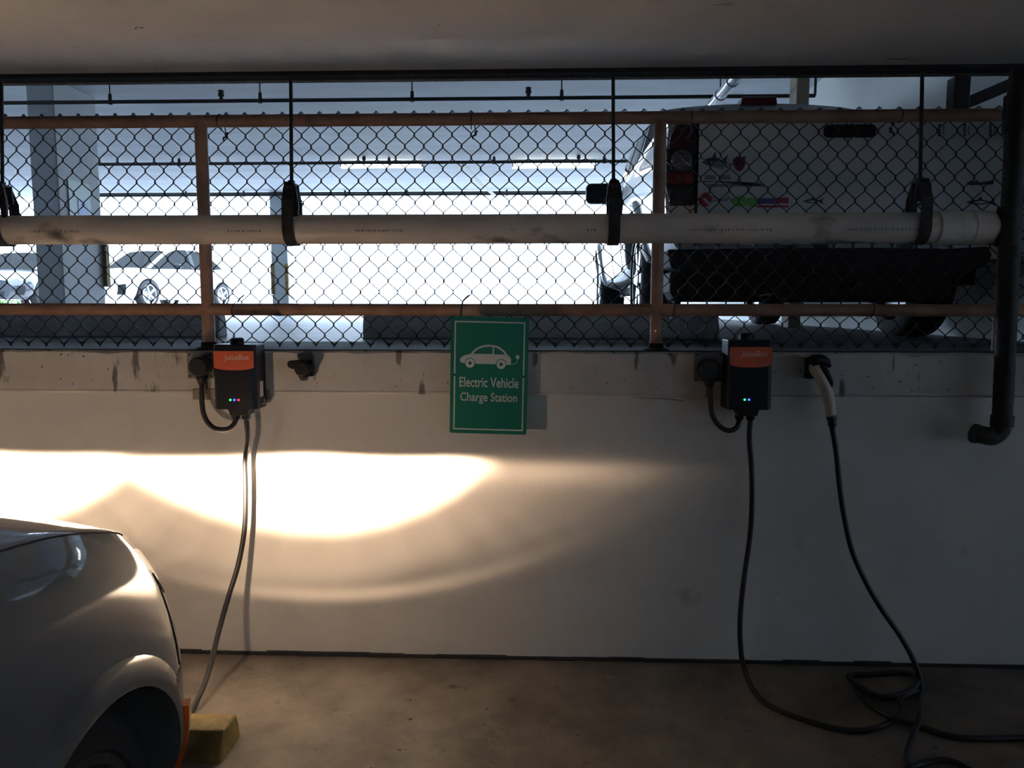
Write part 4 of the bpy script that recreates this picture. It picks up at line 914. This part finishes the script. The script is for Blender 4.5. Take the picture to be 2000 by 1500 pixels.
# ================================================================== CARS OUTSIDE
mw = bpy.data.materials.new('see_through_window'); mw.use_nodes = True; t_ = mw.node_tree
for n_ in list(t_.nodes): t_.nodes.remove(n_)
out_ = t_.nodes.new('ShaderNodeOutputMaterial'); mixs = t_.nodes.new('ShaderNodeMixShader'); trn = t_.nodes.new('ShaderNodeBsdfTransparent'); gls = t_.nodes.new('ShaderNodeBsdfGlossy')
trn.inputs[0].default_value = (.05, .06, .06, 1); gls.inputs['Roughness'].default_value = .05; mixs.inputs[0].default_value = .025
t_.links.new(trn.outputs[0], mixs.inputs[1]); t_.links.new(gls.outputs[0], mixs.inputs[2]); t_.links.new(mixs.outputs[0], out_.inputs[0])
def sedan(loc, rz, paint, label):
    o = empty('parked_car', loc, label, 'car', 'cars parked outside in the daylight', rz)
    B = Loft([(-2.25, [(.5, .3), (.62, .42), (.66, .62), (.64, .82), (.58, .95), (.5, .98), (.3, .99), (0, 1.0)]),
              (-1.9, [(.7, .22), (.82, .36), (.86, .6), (.85, .85), (.78, 1.0), (.68, 1.03), (.35, 1.04), (0, 1.05)]),
              (-.8, [(.74, .2), (.86, .34), (.89, .6), (.88, .85), (.84, .94), (.74, .97), (.35, .98), (0, .98)]),
              (.6, [(.74, .2), (.86, .34), (.89, .58), (.88, .82), (.83, .91), (.74, .94), (.35, .97), (0, .98)]),
              (1.4, [(.74, .2), (.85, .34), (.88, .56), (.86, .76), (.80, .83), (.70, .86), (.35, .90), (0, .91)]),
              (1.9, [(.68, .2), (.78, .32), (.81, .5), (.78, .66), (.72, .73), (.62, .76), (.32, .79), (0, .80)]),
              (2.2, [(.46, .22), (.54, .32), (.57, .46), (.55, .56), (.5, .62), (.43, .64), (.22, .66), (0, .67)])])
    b_ = B.mesh(4, 4).build('body', paint, o, smooth=True, auto=50)
    bl = b_.matrix_world.copy()
    for yy in (1.35, -1.35): boolean(b_, MB().lathe([(-1.2, .36), (1.2, .36)], 0, 36, (0, yy, .32)))
    b_.data.polygons.foreach_set('use_smooth', [True] * len(b_.data.polygons)); b_.data.set_sharp_from_angle(angle=R_(35))
    MB().box((-.68, -2.0, .2), (.68, 1.9, .6)).build('wheel_well_liner', M_under, o)
    G = Loft([(-1.75, [(.66, .99), (.62, 1.03), (.56, 1.06), (.5, 1.08), (0, 1.10)]), (-1.0, [(.78, .95), (.72, 1.14), (.64, 1.33), (.52, 1.40), (0, 1.43)]),
              (-.2, [(.82, .92), (.75, 1.15), (.66, 1.38), (.54, 1.45), (0, 1.48)]), (.35, [(.82, .92), (.76, 1.10), (.68, 1.28), (.56, 1.35), (0, 1.38)]), (1.05, [(.76, .88), (.74, .90), (.70, .92), (.62, .94), (0, .975)])])
    G.mesh(4, 4).build('window_glass', mw, o, smooth=True, auto=60)
    G.patch(.9, 2.95, 3.0, 4.0, .006, 10, 6, 1, .012).add(*(lambda m_: (m_.v, m_.f))(G.patch(.9, 2.95, 3.0, 4.0, .006, 10, 6, -1, .012))).build('roof', paint, o, smooth=True, auto=50)
    for s in (1, -1):
        G.patch(0, 4, 2.7, 3.12, .006, 14, 3, s, .015).build('roof_rail', paint, o, smooth=True, auto=50)
        G.patch(1.75, 1.95, .2, 2.8, .006, 3, 6, s, .015).build('door_pillar', M_black, o)
        for yy in (1.35, -1.35): wheel(o, s * .79, yy, .32, .32, .2, s, spokes=5)
        B.patch(B.uy(1.62), B.uy(2.02), 3.0, 3.8, .006, 6, 4, s, .012).build('headlamp', M_lens, o, smooth=True, auto=50)
        B.patch(B.uy(1.95), B.uy(2.08), .9, 2.3, .006, 4, 5, s, .012).build('fog_lamp_recess', M_black, o)
        m_ = MB().prism(rrect(s * 1.0 - .1, .92, s * 1.0 + .06, 1.05, .04), 1, .48, .58).build('door_mirror', paint if paint is M_navy else M_black, o, bevel=.015)
    MB().box((-.42, 2.16, .28), (.42, 2.215, .38)).build('lower_grille', M_black, o); MB().box((-.46, 2.10, .56), (.46, 2.19, .585)).build('grille', M_black, o)
    return o
ZG = ZU + .13
w0 = P(286, 572, 14.5)                        # its near front wheel
th = R_(167); c_, s_ = math.cos(th), math.sin(th); lx, ly = .79, 1.35
for s in (-1,):
    ox = w0[0] - (c_ * (s * lx) - s_ * ly); oy = 14.5 - (s_ * (s * lx) + c_ * ly)
sedan((ox, oy, ZG), th, M_white, 'white sedan standing in the daylight beyond the pier')
q = P(-10, 560, 15.2)
sedan((q[0], 16.6, ZG), R_(188), M_navy, 'dark sedan at the left edge beyond the pier')
random.seed(21)
hd = MB(); q0 = P(-60, 520, 24.0)
for k in range(2600):
    c = np.array([q0[0] + random.uniform(-4, 2.6), 24 + random.uniform(-.5, .5), ZG + random.uniform(0, 1.75)]); d1 = Vector((random.gauss(0, 1), random.gauss(0, 1), random.gauss(0, 1))).normalized(); d2 = d1.orthogonal().normalized()
    s = random.uniform(.05, .1); d1 = np.array(d1) * s; d2 = np.array(d2) * s * .6
    hd.add([c - d1, c + d2, c + d1, c - d2], [(0, 1, 2, 3)])
o = hd.build('hedge', M_leafg); tag(o, 'green hedge outside beyond the dark sedan', 'hedge', kind='stuff')
